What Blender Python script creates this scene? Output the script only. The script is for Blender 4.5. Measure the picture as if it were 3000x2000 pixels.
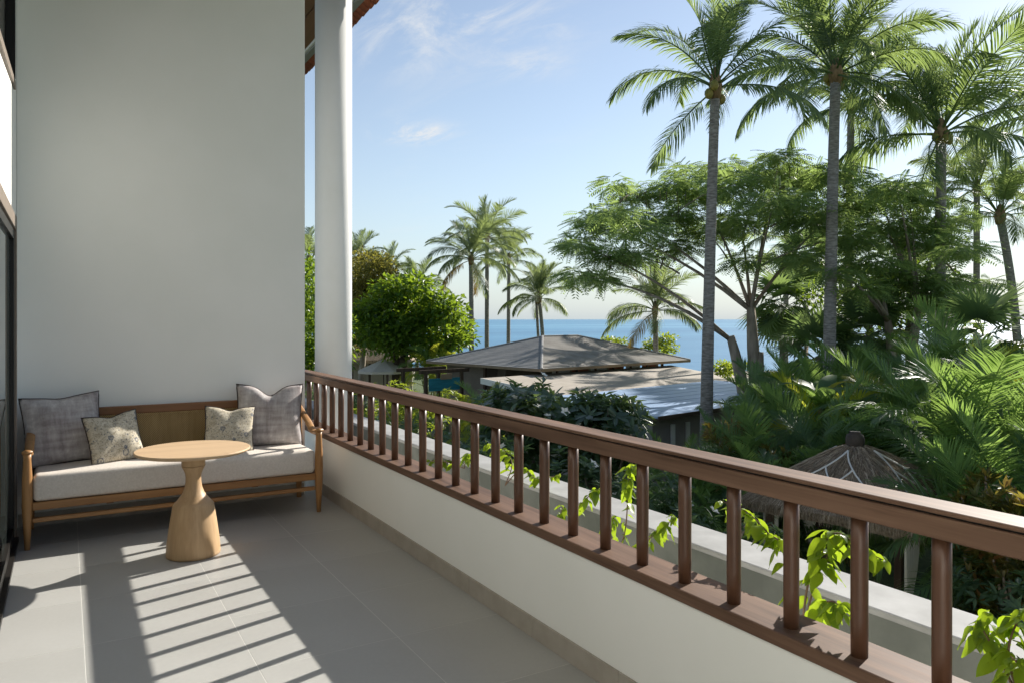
import bpy, math, random
import numpy as np
from mathutils import Vector, Matrix, Euler

for o in list(bpy.data.objects):
    bpy.data.objects.remove(o)
sc = bpy.context.scene
col = sc.collection
R = math.radians

# ------------------------------------------------------------------ camera
EYE = 1.4                      # eye height above the balcony floor (z = 0)
YAW = R(30.77)                 # to the right of the railing's direction (+Y)
FPX, PCX, PHY = 2200.0, 1500.0, 936.0
cd = bpy.data.cameras.new('camera')
cam = bpy.data.objects.new('camera', cd)
col.objects.link(cam)
cam.location = (0, 0, EYE)
cam.rotation_euler = (R(90), 0, -YAW)
cd.sensor_width = 36
cd.lens = FPX / 3000 * 36
cd.shift_y = -64 / 3000
cd.clip_start = .05
cd.clip_end = 60000
sc.camera = cam

# ------------------------------------------------------------------ sky and sun
SUN_EL = R(28.3)
SUN_H = Vector((.96, .28, 0)).normalized()
SUN = Vector((SUN_H.x * math.cos(SUN_EL), SUN_H.y * math.cos(SUN_EL), math.sin(SUN_EL)))
SKY_STRENGTH = .054
SUN_STRENGTH = 2.95
EXPOSURE = 1.52

world = bpy.data.worlds.new('World')
sc.world = world
world.use_nodes = True
wn, wl = world.node_tree.nodes, world.node_tree.links
wn.clear()
wo = wn.new('ShaderNodeOutputWorld')
bg = wn.new('ShaderNodeBackground')
bg.inputs['Strength'].default_value = SKY_STRENGTH
sky = wn.new('ShaderNodeTexSky')
sky.sky_type = 'NISHITA'
sky.sun_disc = False
sky.sun_elevation = SUN_EL
sky.sun_rotation = math.atan2(SUN_H.x, SUN_H.y)
sky.altitude = 0
sky.air_density = 1.0
sky.dust_density = .2
sky.ozone_density = 1.2


def wmath(op, a, b=None, c=None):
    n = wn.new('ShaderNodeMath'); n.operation = op
    for i, v in enumerate((a, b, c)):
        if v is None: continue
        if isinstance(v, (int, float)): n.inputs[i].default_value = v
        else: wl.new(v, n.inputs[i])
    return n.outputs[0]


wtc = wn.new('ShaderNodeTexCoord')
wsep = wn.new('ShaderNodeSeparateXYZ'); wl.new(wtc.outputs['Generated'], wsep.inputs[0])
wz = wmath('MAXIMUM', wsep.outputs[2], .03)
wcx = wmath('DIVIDE', wsep.outputs[0], wz)      # point on a cloud sheet one unit up
wcy = wmath('DIVIDE', wsep.outputs[1], wz)
wcomb = wn.new('ShaderNodeCombineXYZ'); wl.new(wcx, wcomb.inputs[0]); wl.new(wcy, wcomb.inputs[1])


def wnoise(scale, detail, rot, stretch, dist=0.0, rough=.55):
    m = wn.new('ShaderNodeMapping'); m.inputs['Rotation'].default_value = (0, 0, rot)
    m.inputs['Scale'].default_value = stretch
    wl.new(wcomb.outputs[0], m.inputs[0])
    n = wn.new('ShaderNodeTexNoise'); n.inputs['Scale'].default_value = scale
    n.inputs['Detail'].default_value = detail; n.inputs['Distortion'].default_value = dist
    n.inputs['Roughness'].default_value = rough
    wl.new(m.outputs[0], n.inputs['Vector'])
    return n.outputs['Fac']


def wrange(v, a, b):
    n = wn.new('ShaderNodeMapRange'); n.interpolation_type = 'SMOOTHSTEP'
    n.inputs[1].default_value = a; n.inputs[2].default_value = b
    wl.new(v, n.inputs[0]); return n.outputs[0]


def wspot(x, y, rad):          # soft patch of the cloud sheet where a cloud sits
    dx = wmath('SUBTRACT', wcx, x); dy = wmath('SUBTRACT', wcy, y)
    d2 = wmath('ADD', wmath('MULTIPLY', dx, dx), wmath('MULTIPLY', dy, dy))
    return wmath('EXPONENT', wmath('MULTIPLY', d2, -1 / (rad * rad)))


cirrus = wmath('MULTIPLY', wrange(wnoise(2.2, 8, R(35), (1, .28, 1), .6, .62), .50, .80),
               wrange(wnoise(.8, 3, 0, (1, 1, 1)), .40, .62))
cloud_spots = [(1.24, 2.12, .22, 1.7), (1.06, 2.5, .38, .85), (1.62, 3.74, .20, 2.4), (1.57, 2.52, .14, .9)]
acc = wmath('MULTIPLY', cirrus, .16)
puff = wnoise(3.0, 8, R(25), (1, .42, 1), .9, .66)
for (x, y, rad, k) in cloud_spots:
    s = wmath('MULTIPLY', wspot(x, y, rad), wrange(puff, .40, .78))
    acc = wmath('ADD', acc, wmath('MULTIPLY', s, k))
acc = wmath('MINIMUM', acc, .8)
wmix = wn.new('ShaderNodeMixRGB'); wl.new(acc, wmix.inputs[0])
# pale humid air low over the sea, the same all round the horizon
whz = wmath('MULTIPLY', wmath('EXPONENT', wmath('MULTIPLY', wmath('MAXIMUM', wsep.outputs[2], 0), -8.0)), .9)
whm = wn.new('ShaderNodeMixRGB'); wl.new(whz, whm.inputs[0])
whs = wn.new('ShaderNodeHueSaturation'); whs.inputs['Saturation'].default_value = .82; whs.inputs['Value'].default_value = .95
wl.new(sky.outputs[0], whs.inputs['Color']); wl.new(whs.outputs[0], whm.inputs[1])
whm.inputs[2].default_value = (3.3, 3.95, 4.4, 1)
wl.new(whm.outputs[0], wmix.inputs[1])
wmix.inputs[2].default_value = (5.4, 5.5, 5.6, 1)
wl.new(wmix.outputs[0], bg.inputs['Color'])
wl.new(bg.outputs[0], wo.inputs['Surface'])

sl = bpy.data.lights.new('sun', 'SUN')
sl.energy = SUN_STRENGTH
sl.angle = R(.5)
sl.color = (1, .95, .87)
so = bpy.data.objects.new('sun', sl)
col.objects.link(so)
so.rotation_euler = SUN.to_track_quat('Z', 'Y').to_euler()
so.location = (20, 5, 20)

sc.view_settings.view_transform = 'Standard'
sc.view_settings.look = 'None'
sc.view_settings.gamma = 1
sc.view_settings.use_curve_mapping = False
sc.view_settings.exposure = EXPOSURE
sc.render.engine = 'CYCLES'
cy = sc.cycles
cy.use_denoising = True
cy.max_bounces = 8
cy.diffuse_bounces = 5
cy.transparent_max_bounces = 8
cy.sample_clamp_indirect = 6
cy.use_adaptive_sampling = True
cy.adaptive_threshold = .015

# ------------------------------------------------------------------ places
CT, ST = math.cos(YAW), math.sin(YAW)
GZ = -3.2                      # garden level


def spot(px, py, d):
    """where a thing seen at (px, py) of the 3000x2000 photograph stands, d metres ahead"""
    r = (px - PCX) / FPX * d
    return Vector((r * CT + d * ST, d * CT - r * ST, EYE - (py - PHY) / FPX * d))


def ground_at(px, d, z=GZ):
    p = spot(px, PHY, d); p.z = z
    return p


# ------------------------------------------------------------------ mesh helpers
class MB:
    def __init__(s):
        s.v, s.f = [], []

    def add(s, verts, faces):
        n = len(s.v)
        s.v.extend([tuple(x) for x in verts])
        s.f.extend([tuple(i + n for i in f) for f in faces])
        return s

    def box(s, x0, x1, y0, y1, z0, z1):
        return s.add([(x0, y0, z0), (x1, y0, z0), (x1, y1, z0), (x0, y1, z0), (x0, y0, z1), (x1, y0, z1), (x1, y1, z1), (x0, y1, z1)],
                     [(0, 3, 2, 1), (4, 5, 6, 7), (0, 1, 5, 4), (1, 2, 6, 5), (2, 3, 7, 6), (3, 0, 4, 7)])

    def hexa(s, p):            # eight corners, bottom four then top four
        return s.add(p, [(0, 3, 2, 1), (4, 5, 6, 7), (0, 1, 5, 4), (1, 2, 6, 5), (2, 3, 7, 6), (3, 0, 4, 7)])

    def lathe(s, prof, n=32, c=(0, 0, 0)):
        m = len(prof)
        vs = [(c[0] + r * math.cos(2 * math.pi * k / n), c[1] + r * math.sin(2 * math.pi * k / n), c[2] + z) for (r, z) in prof for k in range(n)]
        fs = [(i * n + k, i * n + (k + 1) % n, (i + 1) * n + (k + 1) % n, (i + 1) * n + k) for i in range(m - 1) for k in range(n)]
        fs.append(tuple(reversed(range(n)))); fs.append(tuple((m - 1) * n + k for k in range(n)))
        return s.add(vs, fs)

    def tube(s, pts, rad, n=8, flat=(1, 1), ref=(0, 0, 1), cap=True):
        pts = [Vector(p) for p in pts]
        if not hasattr(rad, '__len__'): rad = [rad] * len(pts)
        vs, m = [], len(pts)
        ref = Vector(ref)
        for i, p in enumerate(pts):
            t = (pts[min(i + 1, m - 1)] - pts[max(i - 1, 0)])
            t = t.normalized() if t.length > 1e-9 else Vector((0, 0, 1))
            a = t.cross(ref)
            if a.length < 1e-3: a = t.cross(Vector((1, 0, 0)))
            a.normalize(); b = a.cross(t)
            for k in range(n):
                an = 2 * math.pi * (k + .5) / n
                vs.append(p + a * (math.cos(an) * rad[i] * flat[0]) + b * (math.sin(an) * rad[i] * flat[1]))
        fs = [(i * n + k, i * n + (k + 1) % n, (i + 1) * n + (k + 1) % n, (i + 1) * n + k) for i in range(m - 1) for k in range(n)]
        if cap:
            fs.append(tuple(reversed(range(n)))); fs.append(tuple((m - 1) * n + k for k in range(n)))
        return s.add(vs, fs)

    def mesh(s, name, smooth=False):
        me = bpy.data.meshes.new(name)
        me.from_pydata(s.v, [], s.f)
        if smooth: me.polygons.foreach_set('use_smooth', [True] * len(me.polygons))
        me.update()
        return me

    def build(s, name, mat, parent=None, smooth=False, bevel=0, loc=None):
        return link(name, s.mesh(name, smooth), mat, parent, bevel, loc, smooth)


def link(name, me, mat, parent=None, bevel=0, loc=None, smooth=False):
    if mat is not None and not me.materials: me.materials.append(mat)
    o = bpy.data.objects.new(name, me)
    col.objects.link(o)
    if parent is not None: o.parent = parent
    if loc is not None: o.location = loc
    if bevel:
        m = o.modifiers.new('bevel', 'BEVEL'); m.width = bevel; m.segments = 2; m.limit_method = 'ANGLE'; m.angle_limit = R(40)
        if smooth: m.harden_normals = False
    return o


def tag(o, label=None, cat=None, group=None, kind=None):
    if label: o['label'] = label
    if cat: o['category'] = cat
    if group: o['group'] = group
    if kind: o['kind'] = kind
    return o


def empty(name, loc=(0, 0, 0), label=None, cat=None, group=None, rz=0):
    o = bpy.data.objects.new(name, None)
    o.empty_display_size = .1
    col.objects.link(o)
    o.location = loc; o.rotation_euler = (0, 0, rz)
    return tag(o, label, cat, group)


def np_mesh(name, V, T, rnd=None):
    """triangles or quads from numpy arrays, with a per-face random value for colour"""
    me = bpy.data.meshes.new(name)
    k = T.shape[1]
    me.vertices.add(len(V)); me.vertices.foreach_set('co', V.astype(np.float32).ravel())
    me.loops.add(T.size); me.loops.foreach_set('vertex_index', T.astype(np.int32).ravel())
    me.polygons.add(len(T)); me.polygons.foreach_set('loop_start', np.arange(0, T.size, k, dtype=np.int32))
    me.update(calc_edges=True)
    if rnd is not None:
        at = me.attributes.new('rnd', 'FLOAT', 'FACE'); at.data.foreach_set('value', rnd.astype(np.float32))
    return me


def bez(a, b, c, n=8):
    a, b, c = Vector(a), Vector(b), Vector(c)
    return [a * (1 - t) ** 2 + b * 2 * t * (1 - t) + c * t * t for t in [i / (n - 1) for i in range(n)]]


# ------------------------------------------------------------------ materials
def nodes(name):
    m = bpy.data.materials.new(name); m.use_nodes = True
    nt = m.node_tree; nt.nodes.clear()
    out = nt.nodes.new('ShaderNodeOutputMaterial')
    return m, nt, out


def mnoise(nt, scale, stretch=(1, 1, 1), detail=5, co='Object', dist=0, rough=.55, rot=(0, 0, 0)):
    tc = nt.nodes.new('ShaderNodeTexCoord'); mp = nt.nodes.new('ShaderNodeMapping')
    mp.inputs['Scale'].default_value = stretch; mp.inputs['Rotation'].default_value = rot
    nt.links.new(tc.outputs[co], mp.inputs[0])
    n = nt.nodes.new('ShaderNodeTexNoise'); n.inputs['Scale'].default_value = scale
    n.inputs['Detail'].default_value = detail; n.inputs['Distortion'].default_value = dist; n.inputs['Roughness'].default_value = rough
    nt.links.new(mp.outputs[0], n.inputs['Vector'])
    return n.outputs['Fac']


def ramp(nt, fac, stops):
    r = nt.nodes.new('ShaderNodeValToRGB')
    el = r.color_ramp.elements
    while len(el) < len(stops): el.new(.5)
    for e, (p, c) in zip(el, stops):
        e.position = p; e.color = (*c, 1)
    nt.links.new(fac, r.inputs[0])
    return r.outputs[0]


def mixc(nt, fac, a, b, mode='MIX'):
    n = nt.nodes.new('ShaderNodeMixRGB'); n.blend_type = mode
    for i, v in enumerate((fac, a, b)):
        if isinstance(v, (int, float)): n.inputs[i].default_value = v
        elif isinstance(v, tuple): n.inputs[i].default_value = (*v, 1)
        else: nt.links.new(v, n.inputs[i])
    return n.outputs[0]


def mmath(nt, op, a, b=None):
    n = nt.nodes.new('ShaderNodeMath'); n.operation = op
    for i, v in enumerate((a, b)):
        if v is None: continue
        if isinstance(v, (int, float)): n.inputs[i].default_value = v
        else: nt.links.new(v, n.inputs[i])
    return n.outputs[0]


def bump(nt, h, strength, dist=.01):
    b = nt.nodes.new('ShaderNodeBump'); b.inputs['Strength'].default_value = strength; b.inputs['Distance'].default_value = dist
    nt.links.new(h, b.inputs['Height'])
    return b.outputs[0]


def bsdf(nt, out, colr, rough=.6, spec=.4, normal=None, metal=0):
    p = nt.nodes.new('ShaderNodeBsdfPrincipled')
    if isinstance(colr, tuple): p.inputs['Base Color'].default_value = (*colr, 1)
    else: nt.links.new(colr, p.inputs['Base Color'])
    if isinstance(rough, (int, float)): p.inputs['Roughness'].default_value = rough
    else: nt.links.new(rough, p.inputs['Roughness'])
    p.inputs['Specular IOR Level'].default_value = spec
    p.inputs['Metallic'].default_value = metal
    if normal is not None: nt.links.new(normal, p.inputs['Normal'])
    nt.links.new(p.outputs[0], out.inputs['Surface'])
    return p


def objrand(nt, amount, colr):
    """each object of a kind a little lighter or darker"""
    oi = nt.nodes.new('ShaderNodeObjectInfo')
    v = nt.nodes.new('ShaderNodeMapRange'); v.inputs[3].default_value = 1 - amount; v.inputs[4].default_value = 1 + amount
    nt.links.new(oi.outputs['Random'], v.inputs[0])
    h = nt.nodes.new('ShaderNodeHueSaturation')
    if isinstance(colr, tuple): h.inputs['Color'].default_value = (*colr, 1)
    else: nt.links.new(colr, h.inputs['Color'])
    nt.links.new(v.outputs[0], h.inputs['Value'])
    return h.outputs[0]


def plain(name, c1, c2=None, scale=6, stretch=(1, 1, 1), rough=.6, spec=.35, bmp=0, bscale=60, bstretch=None, bdist=.004, var=0, detail=5, lo=.35, hi=.65):
    m, nt, out = nodes(name)
    c = c1
    if c2 is not None:
        c = ramp(nt, mnoise(nt, scale, stretch, detail), [(lo, c1), (hi, c2)])
    if var: c = objrand(nt, var, c)
    nrm = bump(nt, mnoise(nt, bscale, bstretch or stretch, 4), bmp, bdist) if bmp else None
    bsdf(nt, out, c, rough, spec, nrm)
    return m


def wood(name, dark, light, axis, scale=9, rough=.45, spec=.4, var=.06, squeeze=.06, bmp=.15):
    m, nt, out = nodes(name)
    st = [1, 1, 1]; st[axis] = squeeze
    g1 = mnoise(nt, scale, tuple(st), 8, dist=.6, rough=.6)
    st2 = [1, 1, 1]; st2[axis] = squeeze * .35
    g2 = mnoise(nt, scale * 7, tuple(st2), 3)
    f = mmath(nt, 'ADD', mmath(nt, 'MULTIPLY', g1, .7), mmath(nt, 'MULTIPLY', g2, .3))
    c = objrand(nt, var, ramp(nt, f, [(.33, dark), (.66, light)]))
    rg = mmath(nt, 'ADD', mmath(nt, 'MULTIPLY', g2, .2), rough - .1)
    bsdf(nt, out, c, rg, spec, bump(nt, f, bmp, .003))
    return m


def leaf(name, stops, trans, tfac=.42, rough=.42, spec=.35, orand=.5, back=None):
    """leaf blade: glossy face, and light coming through it"""
    m, nt, out = nodes(name)
    at = nt.nodes.new('ShaderNodeAttribute'); at.attribute_name = 'rnd'
    oi = nt.nodes.new('ShaderNodeObjectInfo')
    f = mmath(nt, 'ADD', mmath(nt, 'MULTIPLY', at.outputs['Fac'], 1 - orand), mmath(nt, 'MULTIPLY', oi.outputs['Random'], orand))
    c = ramp(nt, f, stops)
    p = nt.nodes.new('ShaderNodeBsdfPrincipled'); nt.links.new(c, p.inputs['Base Color'])
    p.inputs['Roughness'].default_value = rough; p.inputs['Specular IOR Level'].default_value = spec
    t = nt.nodes.new('ShaderNodeBsdfTranslucent')
    tcol = mixc(nt, .75, c, trans)
    nt.links.new(tcol, t.inputs['Color'])
    x = nt.nodes.new('ShaderNodeMixShader'); x.inputs[0].default_value = tfac
    nt.links.new(p.outputs[0], x.inputs[1]); nt.links.new(t.outputs[0], x.inputs[2])
    nt.links.new(x.outputs[0], out.inputs['Surface'])
    return m


M = {}
M['plaster'] = plain('plaster', (.83, .83, .785), (.865, .86, .82), 1.6, rough=.85, spec=.15, bmp=.06, bscale=140, bdist=.002)
M['column'] = plain('column_paint', (.78, .77, .74), (.82, .81, .79), 2, rough=.7, spec=.2, bmp=.04, bscale=110, bdist=.002)
M['grout'] = plain('grout', (.60, .59, .55), (.66, .65, .61), 20, rough=.9, spec=.1)
M['skirting'] = plain('skirting_tile', (.36, .32, .265), (.42, .38, .325), 9, rough=.5, spec=.35, var=.03)
M['rail'] = wood('rail_wood', (.075, .040, .025), (.205, .122, .08), 1, 16, rough=.6, spec=.22)
M['baluster'] = wood('baluster_wood', (.070, .032, .018), (.14, .068, .038), 2, 18, rough=.38, spec=.5)
M['teak'] = wood('teak', (.27, .125, .042), (.44, .235, .09), 0, 12, rough=.42)
M['teak_v'] = wood('teak_upright', (.27, .125, .042), (.44, .235, .09), 2, 12, rough=.42)
M['walnut'] = wood('teak_dark', (.15, .065, .025), (.26, .12, .048), 0, 12, rough=.45)
M['oak_top'] = wood('table_top_wood', (.50, .335, .19), (.66, .475, .295), 0, 15, rough=.5, squeeze=.04)
M['oak'] = wood('table_base_wood', (.44, .275, .135), (.60, .405, .225), 2, 13, rough=.48, squeeze=.10)
M['linen'] = plain('seat_linen', (.66, .60, .53), (.74, .68, .61), 90, (1, .4, 1), rough=.95, spec=.1, bmp=.25, bscale=420, bdist=.001)
M['piping'] = plain('dark_piping', (.06, .045, .04), rough=.8)
M['frame_taupe'] = plain('door_frame', (.19, .155, .12), (.23, .185, .15), 12, (1, 1, .1), rough=.5)
M['frame_dark'] = plain('dark_frame', (.018, .016, .014), rough=.4)
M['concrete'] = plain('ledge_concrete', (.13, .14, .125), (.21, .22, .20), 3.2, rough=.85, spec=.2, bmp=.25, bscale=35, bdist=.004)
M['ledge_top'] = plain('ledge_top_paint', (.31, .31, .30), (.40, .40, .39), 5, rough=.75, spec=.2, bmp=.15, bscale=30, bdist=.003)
M['soil'] = plain('soil', (.05, .035, .022), (.09, .065, .04), 9, rough=.95, bmp=.8, bscale=22, bdist=.03)
M['facade'] = plain('facade_paint', (.55, .54, .5), (.6, .59, .55), 2, rough=.85)
M['soffit'] = wood('soffit_wood', (.12, .05, .025), (.23, .10, .05), 1, 6, rough=.5)
M['gutter'] = plain('gutter_grey', (.30, .30, .29), rough=.5)
M['trim_white'] = plain('white_trim', (.72, .71, .68), rough=.6)
M['terracotta'] = plain('terracotta', (.26, .075, .04), (.42, .16, .09), 11, rough=.85, var=.2)
M['shingle'] = plain('roof_shingles', (.27, .245, .215), (.35, .325, .29), 2.2, (1, 1, 1), rough=.8, bmp=.5, bscale=14, bstretch=(.35, 2.2, 2.2), bdist=.03)
M['shingle_grey'] = plain('grey_roof_shingles', (.21, .21, .21), (.29, .285, .275), 5, (2.2, .35, 2.2), rough=.8, bmp=.5, bscale=14, bstretch=(2.2, .3, 2.2), bdist=.03)
M['tan_roof'] = plain('tan_roof', (.34, .295, .24), (.42, .37, .31), 2.6, (.5, 1.6, 1), rough=.85, bmp=.4, bscale=16, bstretch=(.35, 2, 2), bdist=.02)
M['metal_roof'] = plain('blue_grey_metal', (.27, .38, .56), (.33, .44, .62), .8, (.3, 1, 1), rough=.42, spec=.5)
M['taupe_wall'] = plain('taupe_render', (.20, .165, .14), (.25, .21, .18), 1.5, rough=.85, spec=.2)
M['grey_wall'] = plain('grey_render', (.26, .235, .225), (.32, .29, .28), 1.3, rough=.85, spec=.2)
M['dark_wood'] = plain('dark_post_wood', (.055, .035, .022), (.09, .058, .036), 8, (1, 1, .1), rough=.6)
M['fascia'] = plain('fascia_wood', (.24, .17, .105), (.31, .225, .145), 4, (.2, 1, 1), rough=.7)
M['thatch'] = plain('thatch', (.18, .14, .10), (.42, .345, .26), 30, (1, 1, .12), rough=.95, spec=.05, bmp=.8, bscale=60, bdist=.03)
M['curtain'] = plain('curtain_cloth', (.78, .77, .71), (.84, .83, .78), 3, rough=.9, spec=.1)
M['canvas'] = plain('parasol_canvas', (.60, .53, .45), (.66, .59, .50), 4, rough=.9)
M['pot'] = plain('dark_clay', (.05, .042, .036), (.085, .07, .06), 8, rough=.85, bmp=.4, bscale=40)
M['daybed'] = plain('daybed_cloth', (.30, .28, .25), (.36, .34, .31), 4, rough=.95)
M['teal'] = plain('teal_cloth', (.02, .16, .21), (.035, .25, .31), 4, (.3, .3, 3), rough=.5)
M['palm_trunk'] = plain('palm_bark', (.19, .17, .15), (.38, .355, .32), 5, (1.4, 1.4, 5.5), rough=.9, spec=.15, bmp=.9, bscale=6, bstretch=(.8, .8, 7), bdist=.04)
M['bark'] = plain('tree_bark', (.20, .16, .12), (.38, .32, .255), 3.5, (1, 1, .35), rough=.9, spec=.15, bmp=.8, bscale=9, bdist=.04)
M['bark_dark'] = plain('dark_bark', (.05, .037, .027), (.10, .075, .055), 4, rough=.9)
M['stem'] = plain('green_stem', (.17, .16, .045), (.26, .24, .08), 9, rough=.6)
M['twig'] = plain('brown_twig', (.13, .075, .05), (.2, .13, .085), 9, rough=.8)
M['fibre'] = plain('palm_fibre', (.16, .10, .05), (.32, .215, .11), 14, (1, 1, .3), rough=.95)
M['coconut'] = plain('green_coconut', (.16, .17, .035), (.30, .24, .06), 4, rough=.5)
M['flower'] = plain('white_flower', (.80, .78, .70), rough=.6)

M['coco_leaf'] = leaf('coconut_leaf', [(.1, (.048, .090, .052)), (.5, (.082, .140, .068)), (.9, (.140, .195, .080))], (.42, .54, .14), .46, .5, .6)
M['coco_old'] = leaf('dry_coconut_leaf', [(.2, (.17, .11, .04)), (.8, (.28, .21, .07))], (.42, .30, .06), .35, .6, .2)
M['coco_far'] = leaf('far_coconut_leaf', [(.1, (.052, .092, .060)), (.5, (.086, .140, .078)), (.9, (.145, .19, .088))], (.42, .50, .15), .45, .5, .6)
M['areca_leaf'] = leaf('areca_leaf', [(.05, (.048, .108, .050)), (.55, (.078, .160, .062)), (.93, (.14, .225, .070)), (1, (.24, .30, .06))], (.40, .58, .11), .46, .46, .65)
M['areca_bright'] = leaf('yellow_areca_leaf', [(.1, (.16, .22, .035)), (.9, (.30, .31, .05))], (.70, .72, .06), .55, .4, .35)
M['fan_leaf'] = leaf('fan_leaf', [(.1, (.050, .102, .056)), (.9, (.105, .172, .076))], (.36, .50, .13), .42, .48, .6)
M['banana_leaf'] = leaf('banana_leaf', [(.1, (.32, .30, .02)), (.9, (.42, .38, .03))], (.75, .70, .02), .55, .4, .3)
M['poin_leaf'] = leaf('poinciana_leaf', [(.1, (.066, .122, .066)), (.5, (.098, .170, .080)), (.9, (.165, .240, .085))], (.50, .66, .16), .52, .5, .4, 0)
M['almond_leaf'] = leaf('almond_leaf', [(0.05, (0.0268, 0.0708, 0.0146)), (0.55, (0.0549, 0.1281, 0.022)), (0.95, (0.1342, 0.2196, 0.0293))], (.40, .55, .03), .42, .38, .35, .15)
M['yellow_leaf'] = leaf('yellowing_leaf', [(.05, (.10, .105, .028)), (.5, (.16, .155, .04)), (.95, (.25, .21, .05))], (.45, .40, .06), .38, .5, .25, .1)
M['dark_leaf'] = leaf('dark_shrub_leaf', [(.05, (.034, .074, .042)), (.6, (.064, .118, .058)), (.95, (.115, .175, .072))], (.30, .44, .11), .40, .38, .6, .2)
M['frangi_leaf'] = leaf('frangipani_leaf', [(.05, (.042, .084, .050)), (.6, (.074, .130, .066)), (.97, (.135, .19, .078))], (.34, .46, .11), .38, .34, .7, .1)
M['croton_leaf'] = leaf('croton_leaf', [(.0, (.030, .055, .016)), (.4, (.085, .105, .022)), (.7, (.19, .15, .035)), (.9, (.25, .10, .045)), (1, (.33, .27, .06))], (.45, .36, .05), .38, .35, .45, .1)
M['lime_leaf'] = leaf('lime_shrub_leaf', [(.05, (.07, .115, .020)), (.6, (.13, .18, .026)), (.95, (.25, .27, .05))], (.5, .6, .04), .45, .4, .35, .15)
M['vine_leaf'] = leaf('vine_leaf', [(.05, (.085, .15, .018)), (.6, (.125, .205, .022)), (.95, (.19, .27, .03))], (.48, .64, .025), .52, .38, .4, .9)
M['grass'] = plain('lawn', (.055, .085, .03), (.11, .14, .05), 5, rough=.95, bmp=.6, bscale=40, bdist=.03)
M['sand'] = plain('sand', (.42, .36, .27), (.52, .45, .35), .4, rough=.95)
M['paving'] = plain('garden_path', (.24, .22, .2), (.32, .30, .27), 2, rough=.9)


def floor_tile_mat():
    m, nt, out = nodes('floor_tile')
    a = mnoise(nt, 1.3, detail=6, rough=.6); b = mnoise(nt, 55, detail=3)
    f = mmath(nt, 'ADD', mmath(nt, 'MULTIPLY', a, .75), mmath(nt, 'MULTIPLY', b, .25))
    c = objrand(nt, .025, ramp(nt, f, [(.3, (.40, .395, .37)), (.7, (.465, .46, .435))]))
    rg = mmath(nt, 'ADD', mmath(nt, 'MULTIPLY', a, .15), .38)
    bsdf(nt, out, c, rg, .35, bump(nt, b, .04, .002))
    return m


M['tile'] = floor_tile_mat()


def glass_mat():
    m, nt, out = nodes('tinted_glass')
    bsdf(nt, out, (.028, .034, .032), .015, .9)
    return m


M['glass'] = glass_mat()


def cane_mat():
    m, nt, out = nodes('woven_cane')
    tc = nt.nodes.new('ShaderNodeTexCoord'); sp = nt.nodes.new('ShaderNodeSeparateXYZ'); nt.links.new(tc.outputs['Object'], sp.inputs[0])
    sx = mmath(nt, 'SINE', mmath(nt, 'MULTIPLY', sp.outputs[0], 2 * math.pi / .013))
    sz = mmath(nt, 'SINE', mmath(nt, 'MULTIPLY', sp.outputs[2], 2 * math.pi / .013))
    w = mmath(nt, 'MULTIPLY', sx, sz)
    h = mmath(nt, 'ADD', mmath(nt, 'MULTIPLY', w, .35), mmath(nt, 'MULTIPLY', mnoise(nt, 40, (1, 1, .1)), .6))
    h = mmath(nt, 'ADD', h, .2)
    bsdf(nt, out, ramp(nt, h, [(.25, (.20, .125, .045)), (.75, (.45, .315, .145))]), .7, .2, bump(nt, h, .5, .004))
    return m


M['cane'] = cane_mat()


def weave_mat():
    m, nt, out = nodes('slubbed_grey_fabric')
    a = mnoise(nt, 26, (1, 1, .10), 4); b = mnoise(nt, 26, (.10, 1, 1), 4); c = mnoise(nt, 5, (1, 1, 1), 3)
    d = mnoise(nt, 150, (1, 1, .3), 2)
    f = mmath(nt, 'ADD', mmath(nt, 'MULTIPLY', a, .36), mmath(nt, 'MULTIPLY', b, .36))
    f = mmath(nt, 'ADD', f, mmath(nt, 'MULTIPLY', c, .20)); f = mmath(nt, 'ADD', f, mmath(nt, 'MULTIPLY', d, .1))
    colr = ramp(nt, f, [(.40, (.27, .235, .23)), (.50, (.42, .38, .365)), (.58, (.53, .495, .475)), (.68, (.74, .71, .67))])
    bsdf(nt, out, colr, .9, .12, bump(nt, f, .35, .003))
    return m


M['weave'] = weave_mat()


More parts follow.
